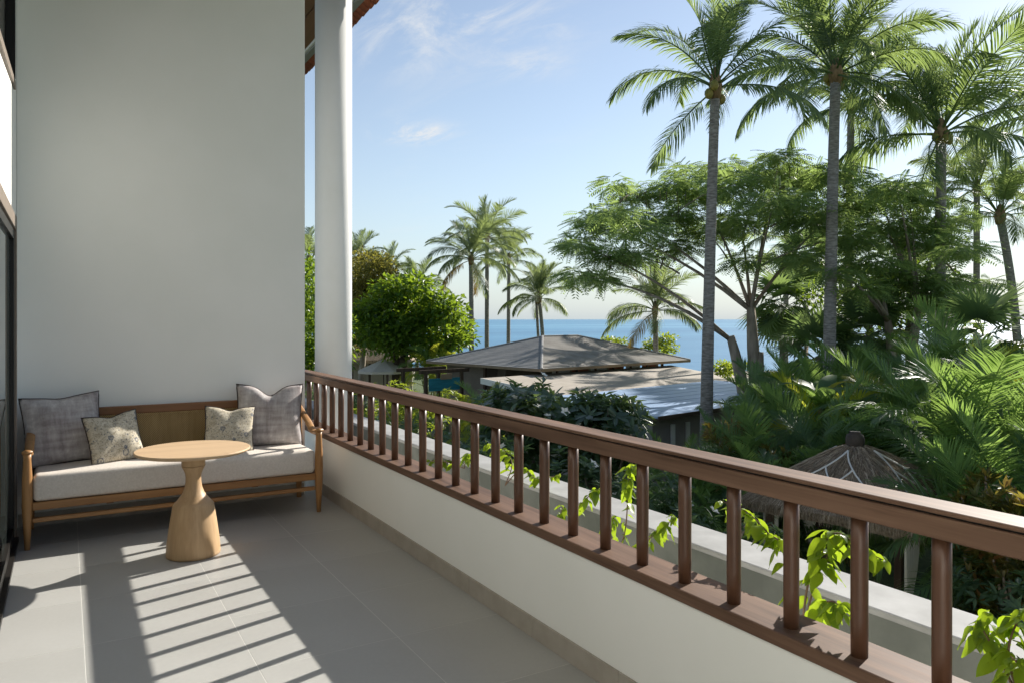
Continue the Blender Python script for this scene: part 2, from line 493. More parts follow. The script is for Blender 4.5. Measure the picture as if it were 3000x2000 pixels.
def floral_mat():
    m, nt, out = nodes('blue_floral_fabric')
    tc = nt.nodes.new('ShaderNodeTexCoord')
    mp = nt.nodes.new('ShaderNodeMapping'); mp.inputs['Scale'].default_value = (1, .02, 1); nt.links.new(tc.outputs['Object'], mp.inputs[0])
    # blooms: rings and petals round scattered centres
    v = nt.nodes.new('ShaderNodeTexVoronoi'); v.inputs['Scale'].default_value = 14; v.inputs['Randomness'].default_value = .75
    nt.links.new(mp.outputs[0], v.inputs['Vector'])
    n = mnoise(nt, 55, (1, .02, 1), 3)
    dist = mmath(nt, 'ADD', v.outputs['Distance'], mmath(nt, 'MULTIPLY', mmath(nt, 'SUBTRACT', n, .5), .30))
    bloom = ramp(nt, dist, [(.04, (.8, .8, .8)), (.10, (.1, .1, .1)), (.20, (.15, .15, .15)), (.28, (.85, .85, .85)), (.34, (0, 0, 0))])
    v2 = nt.nodes.new('ShaderNodeTexVoronoi'); v2.inputs['Scale'].default_value = 52; nt.links.new(mp.outputs[0], v2.inputs['Vector'])
    dots = ramp(nt, v2.outputs['Distance'], [(.10, (.9, .9, .9)), (.32, (0, 0, 0))])
    pick = ramp(nt, mnoise(nt, 9, (1, .02, 1), 2), [(.40, (0, 0, 0)), (.48, (1, 1, 1))])
    vine = ramp(nt, mnoise(nt, 30, (1, .02, 1), 3, dist=1.5), [(.45, (0, 0, 0)), (.495, (.8, .8, .8)), (.54, (0, 0, 0))])
    base = ramp(nt, mnoise(nt, 24, (1, .02, 1), 4), [(.35, (.52, .46, .345)), (.65, (.68, .62, .50))])
    c = mixc(nt, vine, base, (.24, .19, .13))
    c = mixc(nt, mixc(nt, 1.0, dots, pick, 'MULTIPLY'), c, (.075, .095, .135))
    c = mixc(nt, bloom, c, (.06, .085, .14))
    bsdf(nt, out, c, .9, .12, bump(nt, mnoise(nt, 300), .2, .001))
    return m


M['floral'] = floral_mat()


def sea_mat():
    m, nt, out = nodes('sea_water')
    rot = (0, 0, YAW)
    band = mnoise(nt, .006, (.12, 1, 1), 4, dist=.4, rot=rot)
    c = ramp(nt, band, [(.36, (.055, .17, .29)), (.52, (.085, .235, .36)), (.66, (.14, .32, .44))])
    w = mnoise(nt, .35, (.35, 1, 1), 6, rot=rot)
    bsdf(nt, out, c, .42, .22, bump(nt, w, .5, .6))
    return m


M['sea'] = sea_mat()

# ================================================================== THE SETTING
XW = 1.78                      # inner face of the low balcony wall
XL = -.28                      # door wall
YB = 6.05                      # back wall
Y0 = -2.6                      # balcony end behind the viewer, left open to let in sky light
rng = random.Random(5)

# ground, beach, sea: the garden edge lies about 85 m ahead
def strip(name, mat, d0, d1, z0, z1, half, kind='structure'):
    p = []
    for d, z in ((d0, z0), (d1, z1)):
        for r in (-half, half):
            p.append((r * CT + d * ST, d * CT - r * ST, z))
    o = MB().add(p, [(0, 1, 3, 2)]).build(name, mat)
    return tag(o, kind=kind)


strip('ground', M['grass'], -60, 60, GZ, GZ, 400)
strip('beach', M['sand'], 60, 92, GZ - .004, -4.8, 400)
strip('sea', M['sea'], 84, 40000, -4.6, -4.6, 40000)

# balcony floor: slab with every tile laid in it
fl = MB().box(XL, XW, Y0, 8.6, -.20, -.0006).build('balcony_floor', M['grout'])
tag(fl, kind='structure')
tm = {}
TX = [XL + .001, .072, .669, 1.265, XW - .001]
ty0 = 3.71 - .6 * 11
for i in range(4):
    for j in range(19):
        a, b = TX[i] + (.0016 if i else 0), TX[i + 1] - .0016
        y0, y1 = max(Y0 + .001, ty0 + .6 * j + .0016), min(8.6, ty0 + .6 * (j + 1) - .0016)
        if y1 - y0 < .05: continue
        key = (i, round(y1 - y0, 3))
        if key not in tm:
            hw, hl, c = (b - a) / 2, (y1 - y0) / 2, .0006
            t = MB()
            t.hexa([(-hw, -hl, -.008), (hw, -hl, -.008), (hw, hl, -.008), (-hw, hl, -.008), (-hw + c, -hl + c, 0), (hw - c, -hl + c, 0), (hw - c, hl - c, 0), (-hw + c, hl - c, 0)])
            tm[key] = t.mesh('floor_tile'); tm[key].materials.append(M['tile'])
        o = link('floor_tile', tm[key], None, fl, loc=((a + b) / 2, (y0 + y1) / 2, 0))

# roof: soffit line z = ZE + (XE - x) * PITCH
XE, ZE, PITCH = 2.9, 4.78, .42
soff = lambda x: ZE + (XE - x) * PITCH


def wall_to_roof(name, x0, x1, y0, y1, mat, label, z0=0, xs=None):
    b = MB().hexa([(x0, y0, z0), (x1, y0, z0), (x1, y1, z0), (x0, y1, z0), (x0, y0, soff(x0)), (x1, y0, soff(x1)), (x1, y1, soff(x1)), (x0, y1, soff(x0))])
    o = b.build(name, mat)
    return tag(o, label, 'wall')


wall_to_roof('back_wall', XL + .002, 1.66, YB, YB + .16, M['plaster'], 'tall plain grey-white plaster wall behind the sofa')

# door wall in pieces round the door opening and the high window
DY0, DY1, DH = .2, 5.74, 2.05
dw = MB()
dw.box(XL - .16, XL, Y0 - .2, DY0, 0, soff(XL) - .02)
dw.box(XL - .16, XL, DY1, YB + .16, 0, soff(XL) - .02)
dw.hexa([(XL - .16, DY0, DH), (XL, DY0, DH), (XL, DY1, DH), (XL - .16, DY1, DH), (XL - .16, DY0, 2.28), (XL, DY0, 2.28), (XL, DY1, 2.86), (XL - .16, DY1, 2.86)])
dw.box(XL - .16, XL, DY0, 2.0, 2.57, soff(XL) - .02)
dw.box(XL - .16, XL, 2.0, DY1, 4.6, soff(XL) - .02)
tag(dw.build('door_wall', M['plaster']), 'white plaster wall around the sliding door at the left edge', 'wall')

dr = empty('sliding_door', (XL, 3, 0), 'tall sliding glass door with taupe frame beside the sofa', 'door')
def at_door(mb, name, mat, par, **k):
    return mb.build(name, mat, par, loc=(-XL, -3, 0), **k)
at_door(MB().box(XL - .06, XL + .018, DY0, DY1, DH - .085, DH), 'head_frame', M['frame_taupe'], dr, bevel=.004)
for y in (DY0, DY1 - .06):
    at_door(MB().box(XL - .06, XL + .018, y, y + .06, 0, DH - .087), 'jamb', M['frame_taupe'], dr, bevel=.004)
at_door(MB().box(XL - .05, XL + .03, DY0 + .062, DY1 - .062, .002, .03), 'track', M['frame_dark'], dr)
n = 3
for k in range(n):
    ya = DY0 + .064 + k * (DY1 - DY0 - .128) / n; yb = DY0 + .064 + (k + 1) * (DY1 - DY0 - .128) / n - .004
    lf = at_door(MB().box(XL - .018, XL - .012, ya + .05, yb - .05, .1, DH - .14), 'glass_pane', M['glass'], dr)
    s = MB()
    s.box(XL - .035, XL + .006, ya, ya + .052, .034, DH - .09); s.box(XL - .035, XL + .006, yb - .052, yb, .034, DH - .09)
    s.box(XL - .034, XL + .005, ya + .053, yb - .053, .034, .1); s.box(XL - .034, XL + .005, ya + .053, yb - .053, DH - .145, DH - .09)
    o = s.build('sash', M['frame_dark'], lf)
at_door(MB().box(XL + .008, XL + .03, 4.0, 4.03, .9, 1.2), 'pull_handle', M['frame_dark'], dr)

hw_ = empty('high_window', (XL, 4, 2.86), 'dark framed high window above the sliding door', 'window')
MB().hexa([(-.05, -1.999, -.31), (.012, -1.999, -.31), (.012, 1.738, .004), (-.05, 1.738, .004), (-.05, -1.999, -.26), (.012, -1.999, -.26), (.012, 1.738, .05), (-.05, 1.738, .05)]).build('sill', M['frame_taupe'], hw_)
MB().box(-.06, -.04, -1.99, 1.735, -.25, 1.735).build('glass_pane', M['frame_dark'], hw_)
MB().box(-.038, .010, 1.69, 1.738, .072, 1.735).build('jamb', M['frame_dark'], hw_)

# low wall, skirting, planter
pw = MB().box(XW, 1.93, Y0, 11, -.25, .455).build('parapet_wall', M['plaster'])
tag(pw, 'low cream plaster wall carrying the brown balcony railing', 'wall')
y = Y0
k = 0
while y < 8.4:
    MB().box(XW - .011, XW - .0005, y + .001, y + .598, .0006, .09).build('skirting_tile', M['skirting'], pw, bevel=.0015)
    y += .6
bs = MB().box(XL + .01, 1.65, YB - .011, YB - .0005, .0006, .09).build('back_skirting', M['skirting'])
bs.parent = bpy.data.objects['back_wall']

ld = empty('planter_ledge', (2.66, 3, .35), 'pale concrete planter ledge running outside the railing', 'planter')
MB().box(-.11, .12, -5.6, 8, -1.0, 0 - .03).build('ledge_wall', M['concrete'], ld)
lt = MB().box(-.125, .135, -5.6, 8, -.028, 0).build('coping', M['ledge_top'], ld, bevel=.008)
MB().box(-.73, -.112, -5.6, 8, -.6, -.45).build('planting_soil', M['soil'], ld)
fc = MB().box(-.6, 2.74, -2.8, 11, GZ, -.66).build('facade_wall', M['facade'])
tag(fc, 'pale facade of the building below the balcony', 'wall')

# ------------------------------------------------------------------ railing
rl = empty('balcony_railing', (1.835, Y0, .455), 'long dark brown wooden railing with round balusters', 'railing')
RL = lambda mb, name, mat, **k: mb.build(name, mat, rl, loc=(-1.835, -Y0, -.455), **k)
RL(MB().box(1.768, 1.942, Y0, 11, .4555, .498), 'bottom_rail', M['rail'], bevel=.005)
RL(MB().box(1.782, 1.872, Y0, 11, .878, .933), 'top_rail', M['rail'], bevel=.004)
RL(MB().box(1.780, 1.885, Y0, 11, .9385, .951), 'handrail_cap', M['rail'], bevel=.004)
RL(MB().box(1.792, 1.868, Y0, 11, .9325, .9388), 'shadow_gap', M['frame_dark'])  # near-black strip set in the groove, its shade put into the colour
bm = MB().lathe([(.022, 0), (.0225, .1), (.0225, .28), (.022, .3805)], 20).mesh('baluster', True)
bm.materials.append(M['baluster'])
for k in range(-14, 41):
    link('baluster', bm, None, rl, loc=(0, 1.036 + .2205 * k - Y0, .0425))

# ------------------------------------------------------------------ column and eave
cm = MB().lathe([(.172, 0), (.172, 5.78)], 48, (0, 0, 0)).build('round_column', M['column'], smooth=False, loc=(2.2, 7.02, -.7))
for p in cm.data.polygons: p.use_smooth = len(p.vertices) == 4
tag(cm, 'tall round white column outside the railing', 'column')

rf = empty('eave_roof', (XE, 3, ZE), 'brown timber eave with terracotta tile edge above the white column', 'roof')
nb = 15
wv = (XE - .24 - (-.6)) / nb
for k in range(nb):
    xa = XE - .24 - k * wv; xb = xa - wv + .012
    for (ya, yb) in ((-2.4, 2.3), (2.306, 7.9), (7.906, 14)):
        p = []
        for z in (0, .02):
            p += [(xb - XE, ya - 3, soff(xb) - ZE + z), (xa - XE, ya - 3, soff(xa) - ZE + z), (xa - XE, yb - 3, soff(xa) - ZE + z), (xb - XE, yb - 3, soff(xb) - ZE + z)]
        MB().hexa(p).build('soffit_board', M['soffit'], rf)
p = []
for z in (.03, .16):
    xa, xb = XE - .13, -1.2
    p += [(xb - XE, -5.4, soff(xb) - ZE + z), (xa - XE, -5.4, soff(xa) - ZE + z), (xa - XE, 11, soff(xa) - ZE + z), (xb - XE, 11, soff(xb) - ZE + z)]
MB().hexa(p).build('roof_deck', M['dark_wood'], rf)
MB().box(-.236, -.212, -5.4, 11, .07, .12).build('white_batten', M['trim_white'], rf)
MB().box(-.208, -.13, -5.4, 11, .05, .12).build('fascia_board', M['gutter'], rf)
tb = MB()
tb.tube([(-.26, 0, .21), (-.12, 0, .12), (0, 0, .055)], .064, 10, (1, .75))
tme = tb.mesh('roof_tile', True); tme.materials.append(M['terracotta'])
for k in range(110):
    o = link('roof_tile', tme, None, rf, loc=(.0 + rng.uniform(-.008, .008), -4 + k * .128, rng.uniform(-.006, .006)))

# ------------------------------------------------------------------ sofa
SX0, SX1, SYF, SYB = -.197, 1.595, 5.44, 6.0
sf = empty('daybed_sofa', ((SX0 + SX1) / 2, (SYF + SYB) / 2, 0), 'long teak sofa with cane back and beige seat against the wall', 'sofa')
SO = (-(SX0 + SX1) / 2, -(SYF + SYB) / 2, 0)
SF = lambda mb, name, mat, par=sf, **k: mb.build(name, mat, par, loc=SO if par is sf else None, **k)
for sx, x in ((-1, SX0), (1, SX1)):
    # front leg: flared foot, square waist, rounded top
    pr = [(0.0, .012), (.12, .0175), (.26, .024), (.42, .023), (.55, .017), (.585, .019)]
    SF(MB().tube([(x, SYF, z) for z, r in pr], [r for z, r in pr], 12, (1.25, 1.25)), 'front_leg', M['teak_v'], smooth=True)
    SF(MB().tube([(x, SYB - .02, 0), (x, SYB - .02, .3), (x, SYB + .0, .74)], [.016, .026, .02], 8, (1.2, 1.2)), 'back_leg', M['teak_v'])
    arm = []
    rad = []
    for i in range(13):
        t = i / 12
        yy = SYF - .022 + (SYB - SYF + .01) * t
        zz = .598 - .030 * math.sin(min(1, t * 2.2) * math.pi) * (t < .46) + .145 * max(0, t - .28) ** 1.25 / .72 ** 1.25
        arm.append((x - sx * .012 * t, yy, zz)); rad.append(.030 - .006 * t)
    SF(MB().tube(arm, rad, 10, (1, .5)), 'arm_rest', M['teak'], smooth=True)
    SF(MB().box(x - .014, x + .014, SYF + .028, SYB - .04, .24, .285), 'side_rail', M['walnut'], bevel=.003)
SF(MB().box(SX0 + .027, SX1 - .027, SYF - .018, SYF + .018, .238, .285), 'front_rail', M['teak'], bevel=.004)
SF(MB().box(SX0 + .027, SX1 - .027, SYF - .004, SYF + .024, .160, .188), 'front_stretcher', M['teak'], bevel=.004)
SF(MB().box(SX0 + .02, SX1 - .02, SYB - .042, SYB - .008, .238, .285), 'back_rail', M['walnut'], bevel=.003)
SF(MB().box(SX0 + .02, SX1 - .02, SYB - .035, SYB - .008, .160, .188), 'back_stretcher', M['walnut'], bevel=.003)
SF(MB().box(SX0 + .02, SX1 - .02, SYF + .02, SYB - .045, .262, .276), 'seat_deck', M['dark_wood'])
for x in (.25, .7, 1.15):
    SF(MB().box(x - .02, x + .02, SYF + .025, SYB - .045, .225, .2615), 'cross_slat', M['walnut'])
SF(MB().box(SX0 + .02, SX1 - .02, SYB - .026, SYB + .008, .733, .79), 'top_rail', M['walnut'], bevel=.006)
for x in (SX0 + .02, .25, 1.12, SX1 - .05):
    SF(MB().box(x, x + .03, SYB - .02, SYB + .004, .287, .7325), 'back_post', M['walnut'])
SF(MB().box(SX0 + .052, .248, SYB - .012, SYB - .004, .4, .732), 'cane_panel', M['cane'])
SF(MB().box(.282, 1.118, SYB - .012, SYB - .004, .4, .732), 'cane_panel', M['cane'])
SF(MB().box(1.152, SX1 - .052, SYB - .012, SYB - .004, .4, .732), 'cane_panel', M['cane'])
SF(MB().box(SX0 + .05, SX1 - .05, SYB - .021, SYB - .013, .716, .7325), 'cane_edging', M['cane'])


def soft_box(x0, x1, y0, y1, z0, z1, e=.035, crown=.012, nx=30, ny=10):
    """upholstered block: rounded edges, top a little crowned"""
    mb = MB()
    hx, hy, hz = (x1 - x0) / 2, (y1 - y0) / 2, (z1 - z0) / 2
    cx, cyy, cz = (x0 + x1) / 2, (y0 + y1) / 2, (z0 + z1) / 2
    me_v = {}
    vs = []; fs = []
    def pt(u, v, w):
        q = Vector((u * hx, v * hy, w * hz))
        c = Vector((max(-hx + e, min(hx - e, q.x)), max(-hy + e, min(hy - e, q.y)), max(-hz + e, min(hz - e, q.z))))
        d = q - c
        if d.length > 1e-9: q = c + d.normalized() * e
        if w > -.5: q.z += crown * (1 - u * u) * (1 - v * v) + .003 * math.sin(u * 9) * (1 - v * v)
        return (q.x + cx, q.y + cyy, q.z + cz)
    def line(n, h): 
        a = [-1, -1 + e / h * .3, -1 + e / h * .65, -1 + e / h]
        return a + [-1 + e / h + (2 - 2 * e / h) * i / n for i in range(1, n)] + [-x for x in reversed(a)]
    U, V, W = line(nx, hx), line(ny, hy), line(3, hz)
    def grid(A, B, fn):
        base = len(vs)
        for a in A:
            for b in B: vs.append(pt(*fn(a, b)))
        for i in range(len(A) - 1):
            for j in range(len(B) - 1):
                fs.append((base + i * len(B) + j, base + (i + 1) * len(B) + j, base + (i + 1) * len(B) + j + 1, base + i * len(B) + j + 1))
    grid(U, V, lambda a, b: (a, b, 1)); grid(U, W, lambda a, b: (a, -1, b)); grid(U, W, lambda a, b: (a, 1, b))
    grid(V, W, lambda a, b: (-1, a, b)); grid(V, W, lambda a, b: (1, a, b)); grid(U, V, lambda a, b: (a, b, -1))
    return mb.add(vs, fs)


def weld(o, dist=1e-4):
    import bmesh
    bmh = bmesh.new(); bmh.from_mesh(o.data)
    bmesh.ops.remove_doubles(bmh, verts=bmh.verts, dist=dist); bmesh.ops.recalc_face_normals(bmh, faces=bmh.faces)
    bmh.to_mesh(o.data); bmh.free()
    o.data.polygons.foreach_set('use_smooth', [True] * len(o.data.polygons))


ct = SF(soft_box(SX0 + .028, SX1 - .028, SYF - .012, SYB - .03, .2855, .452, .03, .012), 'seat_cushion', M['linen'])
weld(ct)


def pillow(name, w, h, t, mat, label, loc, rot, seed, group, dent=.0, chop=0):
    rg = random.Random(seed)
    n = 22
    root = empty(name, loc, label, 'pillow', group)
    root.rotation_euler = rot
    ph = [rg.uniform(0, 6.28) for _ in range(6)]
    def P(u, v, s):
        a, b = abs(u), abs(v)
        x = u * w / 2 * (1 - .075 * (1 - b ** 2) ** 1.0 * a ** 2)      # edges pulled in between the ears
        z = v * h / 2 * (1 - .075 * (1 - a ** 2) * b ** 2)
        z -= chop * max(0, v) ** 1.5 * math.exp(-(u / .33) ** 2)        # karate chop at the top edge
        th = t / 2 * max(0, (1 - a ** 2.6)) ** .55 * max(0, (1 - b ** 2.6)) ** .55
        wr = .006 * math.sin(3.1 * u + 4.3 * v + ph[0]) + .005 * math.sin(6.5 * u - 5.2 * v + ph[1])
        th *= 1 - chop * 2.6 * max(0, v) * math.exp(-(u / .3) ** 2)
        y = s * (th + wr * (1 - a ** 4) * (1 - b ** 4))
        return (x, y, z + h / 2 * .93)
    vs, fs = [], []
    for s in (-1, 1):
        base = len(vs)
        for i in range(n + 1):
            for j in range(n + 1): vs.append(P(-1 + 2 * i / n, -1 + 2 * j / n, s))
        for i in range(n):
            for j in range(n):
                q = (base + i * (n + 1) + j, base + (i + 1) * (n + 1) + j, base + (i + 1) * (n + 1) + j + 1, base + i * (n + 1) + j + 1)
                fs.append(q if s < 0 else tuple(reversed(q)))
    c = MB().add(vs, fs).build('cover', mat, root); weld(c)
    ring = []
    for (a, b, c_, d_) in ((-1, -1, 1, 0), (1, -1, 0, 1), (1, 1, -1, 0), (-1, 1, 0, -1)):
        for i in range(16):
            k = 2 * i / 16
            ring.append(P(a + c_ * k, b + d_ * k, 0))
    ring.append(ring[0])
    MB().tube(ring, .0042, 6, cap=False).build('piping', M['piping'], root, True)
    return root


SEAT = .458
pillow('throw_pillow', .47, .47, .17, M['weave'], 'large grey slubbed pillow at the left end of the sofa', (.01, 5.795, SEAT), (R(-14), R(-3), R(9)), 1, 'large grey pillows', chop=.012)
pillow('throw_pillow', .49, .48, .17, M['weave'], 'large grey slubbed pillow with dented top at the right end of the sofa', (1.325, 5.80, SEAT), (R(-13), R(2), R(-7)), 2, 'large grey pillows', chop=.075)
pillow('throw_pillow', .345, .345, .13, M['floral'], 'small blue floral pillow leaning on the left grey pillow', (.315, 5.645, SEAT), (R(-20), R(-5), R(17)), 3, 'small floral pillows', chop=.02)
pillow('throw_pillow', .345, .345, .13, M['floral'], 'small blue floral pillow partly behind the round table top', (1.005, 5.66, SEAT), (R(-20), R(3), R(-9)), 4, 'small floral pillows', chop=.025)

# ------------------------------------------------------------------ table
TCX, TCY = .66, 4.83
tbl = empty('pedestal_table', (TCX, TCY, 0), 'round pale oak pedestal table in front of the sofa', 'table')
MB().lathe([(.002, .602), (.24, .602), (.305, .610), (.318, .617), (.322, .622), (.322, .629), (.318, .632), (.0, .632)][:-1] + [(.001, .632)], 96).build('table_top', M['oak_top'], tbl)
pr = [(.136, 0), (.150, .004), (.152, .02), (.146, .09), (.132, .19), (.117, .285), (.1145, .30), (.1145, .3001), (.105, .314), (.105, .3141), (.095, .324), (.078, .345), (.060, .372), (.049, .402), (.044, .435), (.043, .46), (.046, .485), (.055, .508), (.064, .524), (.066, .532)]
o = MB().lathe(pr, 64).build('pedestal', M['oak'], tbl, True)
o2 = MB().lathe([(.058, .533), (.066, .534), (.066, .597), (.060, .6015)], 48).build('collar', M['oak'], tbl)
for ob in (o2, bpy.data.objects['table_top']):
    for p in ob.data.polygons: p.use_smooth = len(p.vertices) == 4 and abs(p.normal.z) < .6

# ================================================================== THE HOUSE
HF = Vector((15.442, 23.756, 0)); ha = .201
HU = Vector((math.cos(ha), math.sin(ha), 0)); HV = Vector((-HU.y, HU.x, 0))
hs = empty('beach_house', (HF.x, HF.y, GZ), 'low house with grey hipped shingle roof in front of the sea', 'house', rz=ha)
hz = lambda z: z - GZ
HB = lambda mb, name, mat, par=hs, **k: mb.build(name, mat, par, **k)
LU, LV, ZEV, ZRD = 9.67, 7.38, -.47, .63
m_ = LV / 2
e = .0
c4 = [(0, 0), (LU, 0), (LU, LV), (0, LV)]
r1, r2 = (m_, m_), (LU - m_, m_)
def slope(pts, name, mat, th=.07):
    t = [Vector(p) for p in pts]
    nrm = (t[1] - t[0]).cross(t[2] - t[0]).normalized()
    if nrm.z < 0: nrm = -nrm
    b = [p - Vector((0, 0, th)) for p in t]
    n = len(t)
    fs = [tuple(range(n)), tuple(reversed(range(n, 2 * n)))] + [(i, i + n, (i + 1) % n + n, (i + 1) % n) for i in range(n)]
    return HB(MB().add(t + b, fs), name, mat)
ze, zr = hz(ZEV), hz(ZRD)
main = empty('main_roof'); main.parent = hs
def sub(o): o.parent = main; return o
sub(slope([(0, 0, ze), (LU, 0, ze), (r2[0], r2[1], zr), (r1[0], r1[1], zr)], 'roof_slope', M['shingle']))
sub(slope([(0, LV, ze), (0, 0, ze), (r1[0], r1[1], zr)], 'roof_slope', M['shingle_grey']))
sub(slope([(LU, 0, ze), (LU, LV, ze), (r2[0], r2[1], zr)], 'roof_slope', M['shingle']))
sub(slope([(LU, LV, ze), (0, LV, ze), (r1[0], r1[1], zr), (r2[0], r2[1], zr)], 'roof_slope', M['shingle']))
# shingle courses as real laps on the two slopes in view
def courses(a0, a1, b0, b1, n, mat):
    A0, A1, B0, B1 = map(Vector, (a0, a1, b0, b1))
    for k in range(n):
        t0, t1 = k / n, (k + 1) / n + .004
        p, q = A0.lerp(B0, t0), A1.lerp(B1, t0)
        r, s = A0.lerp(B0, min(1, t1)), A1.lerp(B1, min(1, t1))
        up = Vector((0, 0, .03)); lo = Vector((0, 0, .006))
        sub(HB(MB().hexa([p, q, s, r, p + up, q + up, s + lo, r + lo]), 'shingle_course', mat))
courses((.0, -.0, ze), (LU, -.0, ze), (r1[0], r1[1], zr), (r2[0], r2[1], zr), 26, M['shingle'])
courses((.0, LV, ze), (.0, 0, ze), (r1[0], r1[1], zr), (r1[0] + .001, r1[1] + .001, zr), 26, M['shingle_grey'])
def cap(a, b, r=.06):
    sub(HB(MB().tube([a, b], r, 6, (1, .6)), 'ridge_cap', M['shingle_grey']))
cap((0, 0, ze + .03), (r1[0], r1[1], zr + .03)); cap((r1[0], r1[1], zr + .03), (r2[0], r2[1], zr + .03)); cap((LU, 0, ze + .03), (r2[0], r2[1], zr + .03)); cap((0, LV, ze + .03), (r1[0], r1[1], zr + .03))
for (a, b) in ((c4[0], c4[1]), (c4[1], c4[2]), (c4[2], c4[3]), (c4[3], c4[0])):
    A = Vector((*a, ze - .09)); B = Vector((*b, ze - .09))
    d = (B - A).normalized(); nn = Vector((d.y, -d.x, 0)) * .02
    sub(HB(MB().hexa([A - nn, B - nn, B + nn, A + nn, A - nn + Vector((0, 0, .1)), B - nn + Vector((0, 0, .1)), B + nn + Vector((0, 0, .1)), A + nn + Vector((0, 0, .1))]), 'fascia', M['fascia']))
# walls of the house
HB(MB().box(1.2, LU - .9, 3.4, LV - .8, 0, ze - .1), 'wall', M['taupe_wall'])
HB(MB().box(.55, 1.198, 3.9, LV - .8, 0, ze - .12), 'wall', M['taupe_wall'])
HB(MB().box(.2, .32, 3.55, 3.67, 0, ze - .1), 'post', M['dark_wood'])
for k in range(7):
    HB(MB().box(1.4 + k * 1.15, 1.47 + k * 1.15, .55, .62, hz(-.85), ze - .09), 'eave_strut', M['dark_wood'])
for k in range(6):
    HB(MB().box(1.5 + k * 1.15, 2.5 + k * 1.15, .9, .92, hz(-.86), ze - .1), 'clerestory_panel', (M['trim_white'] if k % 2 == 0 else M['terracotta']))
# lean-to roof, tan
lt_ = [(-2.45, .6, hz(-.70)), (9.0, .6, hz(-.70)), (8.1, -2.2, hz(-.90)), (6.4, -4.0, hz(-.98)), (-2.9, -4.0, hz(-.98))]
HB(MB().add([Vector(p) for p in lt_] + [Vector(p) - Vector((0, 0, .12)) for p in lt_], [(0, 1, 2, 3, 4)[::-1], (5, 6, 7, 8, 9)] + [(i, (i + 1) % 5, (i + 1) % 5 + 5, i + 5) for i in range(5)]), 'lean_to_roof', M['tan_roof'])
HB(MB().hexa([(-2.5, .6, hz(-.9)), (-2.47, .6, hz(-.9)), (-2.92, -4, hz(-1.16)), (-2.95, -4, hz(-1.16)), (-2.5, .6, hz(-.69)), (-2.47, .6, hz(-.69)), (-2.92, -4, hz(-.97)), (-2.95, -4, hz(-.97))]), 'white_fascia', M['trim_white'])
HB(MB().box(-2.2, 8.0, -3.6, .5, 0, hz(-1.13)), 'wall', M['taupe_wall'])
# blue metal roof in seamed sheets running with the house
b0, b1, bv0, bv1 = -4.05, 5.6, -8.4, -3.95
ns = 8
for k in range(ns):
    va = bv0 + (bv1 - bv0) * k / ns; vb = bv0 + (bv1 - bv0) * (k + 1) / ns
    za, zb = hz(-1.10) + .16 * k / ns, hz(-1.10) + .16 * (k + 1) / ns
    sheet = HB(MB().hexa([(b0, va, za - .05), (b1, va, za - .05), (b1, vb, zb - .05), (b0, vb, zb - .05), (b0, va, za), (b1, va, za), (b1, vb, zb), (b0, vb, zb)]), 'metal_sheet', M['metal_roof'])
    if k: HB(MB().box(b0, b1, va - .008, va + .008, za - .005, za + .005), 'seam', M['metal_roof'], par=sheet)
HB(MB().box(b0 - .02, b1, bv0 - .03, bv0 - .002, hz(-1.20), hz(-1.09)), 'gutter', M['dark_wood'])
gw = HB(MB().box(b0 + .35, b1 - .2, bv0 + .45, -3.62, 0, hz(-1.16)), 'wall', M['grey_wall'])
for x in (-2.9, -2.2, .2, 2.6):
    HB(MB().box(x, x + .16, bv0 + .40, bv0 + .448, .9, 1.75), 'window_slit', M['trim_white'], par=gw)
# pergola with a teal banner at the left of the house
pg = empty('timber_pergola', ground_at(1300, 31), 'dark timber pergola with teal cloth left of the house', 'pergola', rz=ha)
for (x, yy) in ((-1.2, -.4), (.62, -.4), (-1.2, 1.2), (.62, 1.2)):
    MB().box(x - .06, x + .06, yy - .06, yy + .06, 0, 2.45).build('post', M['dark_wood'], pg)
for yy in (-.4, 1.2):
    MB().box(-1.5, 1.0, yy - .05, yy + .05, 2.451, 2.6).build('beam', M['dark_wood'], pg)
MB().box(-1.1, .45, -.5, -.46, 1.75, 2.25).build('teal_cloth', M['teal'], pg)
MB().box(-.55, .0, -.56, -.52, 2.2, 2.42).build('sign_board', M['fascia'], pg)

# ================================================================== THATCHED GAZEBO
GC = ground_at(2505, 11.0)
ga = math.atan2(-ST, CT) + R(45)
gz_ = empty('thatched_gazebo', GC, 'small thatched garden gazebo with clay finial and white curtains', 'gazebo', rz=ga)
HS, EZ, AZ = 1.2, 1.98, 2.80


def thatch_h(q):               # height of the roof at fraction q from apex (0) to eave (1)
    return AZ - (AZ - EZ) * (q ** 1.3)


vs, fs = [], []
NQ, NS = 14, 12
ring = []
for k in range(4):
    a = R(45 + 90 * k); b = R(135 + 90 * k)
    for i in range(NS):
        t = i / NS
        x = math.cos(a) * (1 - t) + math.cos(b) * t; yv = math.sin(a) * (1 - t) + math.sin(b) * t
        ring.append((x * math.sqrt(2) * HS, yv * math.sqrt(2) * HS))
nr = len(ring)
rg = random.Random(3)
for i in range(NQ + 1):
    q = .04 + .96 * i / NQ
    for (x, yv) in ring:
        rr = (x * x + yv * yv) ** .5
        k = 1 - .06 * (rr / HS - 1) * q
        vs.append((x * q * k, yv * q * k, thatch_h(q) + rg.uniform(-.008, .008)))
for (x, yv) in ring:
    vs.append((x * .90, yv * .90, EZ - .16 + rg.uniform(-.02, .02)))
for i in range(NQ + 1):
    for k in range(nr):
        fs.append((i * nr + k, (i + 1) * nr + k, (i + 1) * nr + (k + 1) % nr, i * nr + (k + 1) % nr))
th = MB().add(vs, fs).build('thatch_roof', M['thatch'], gz_)
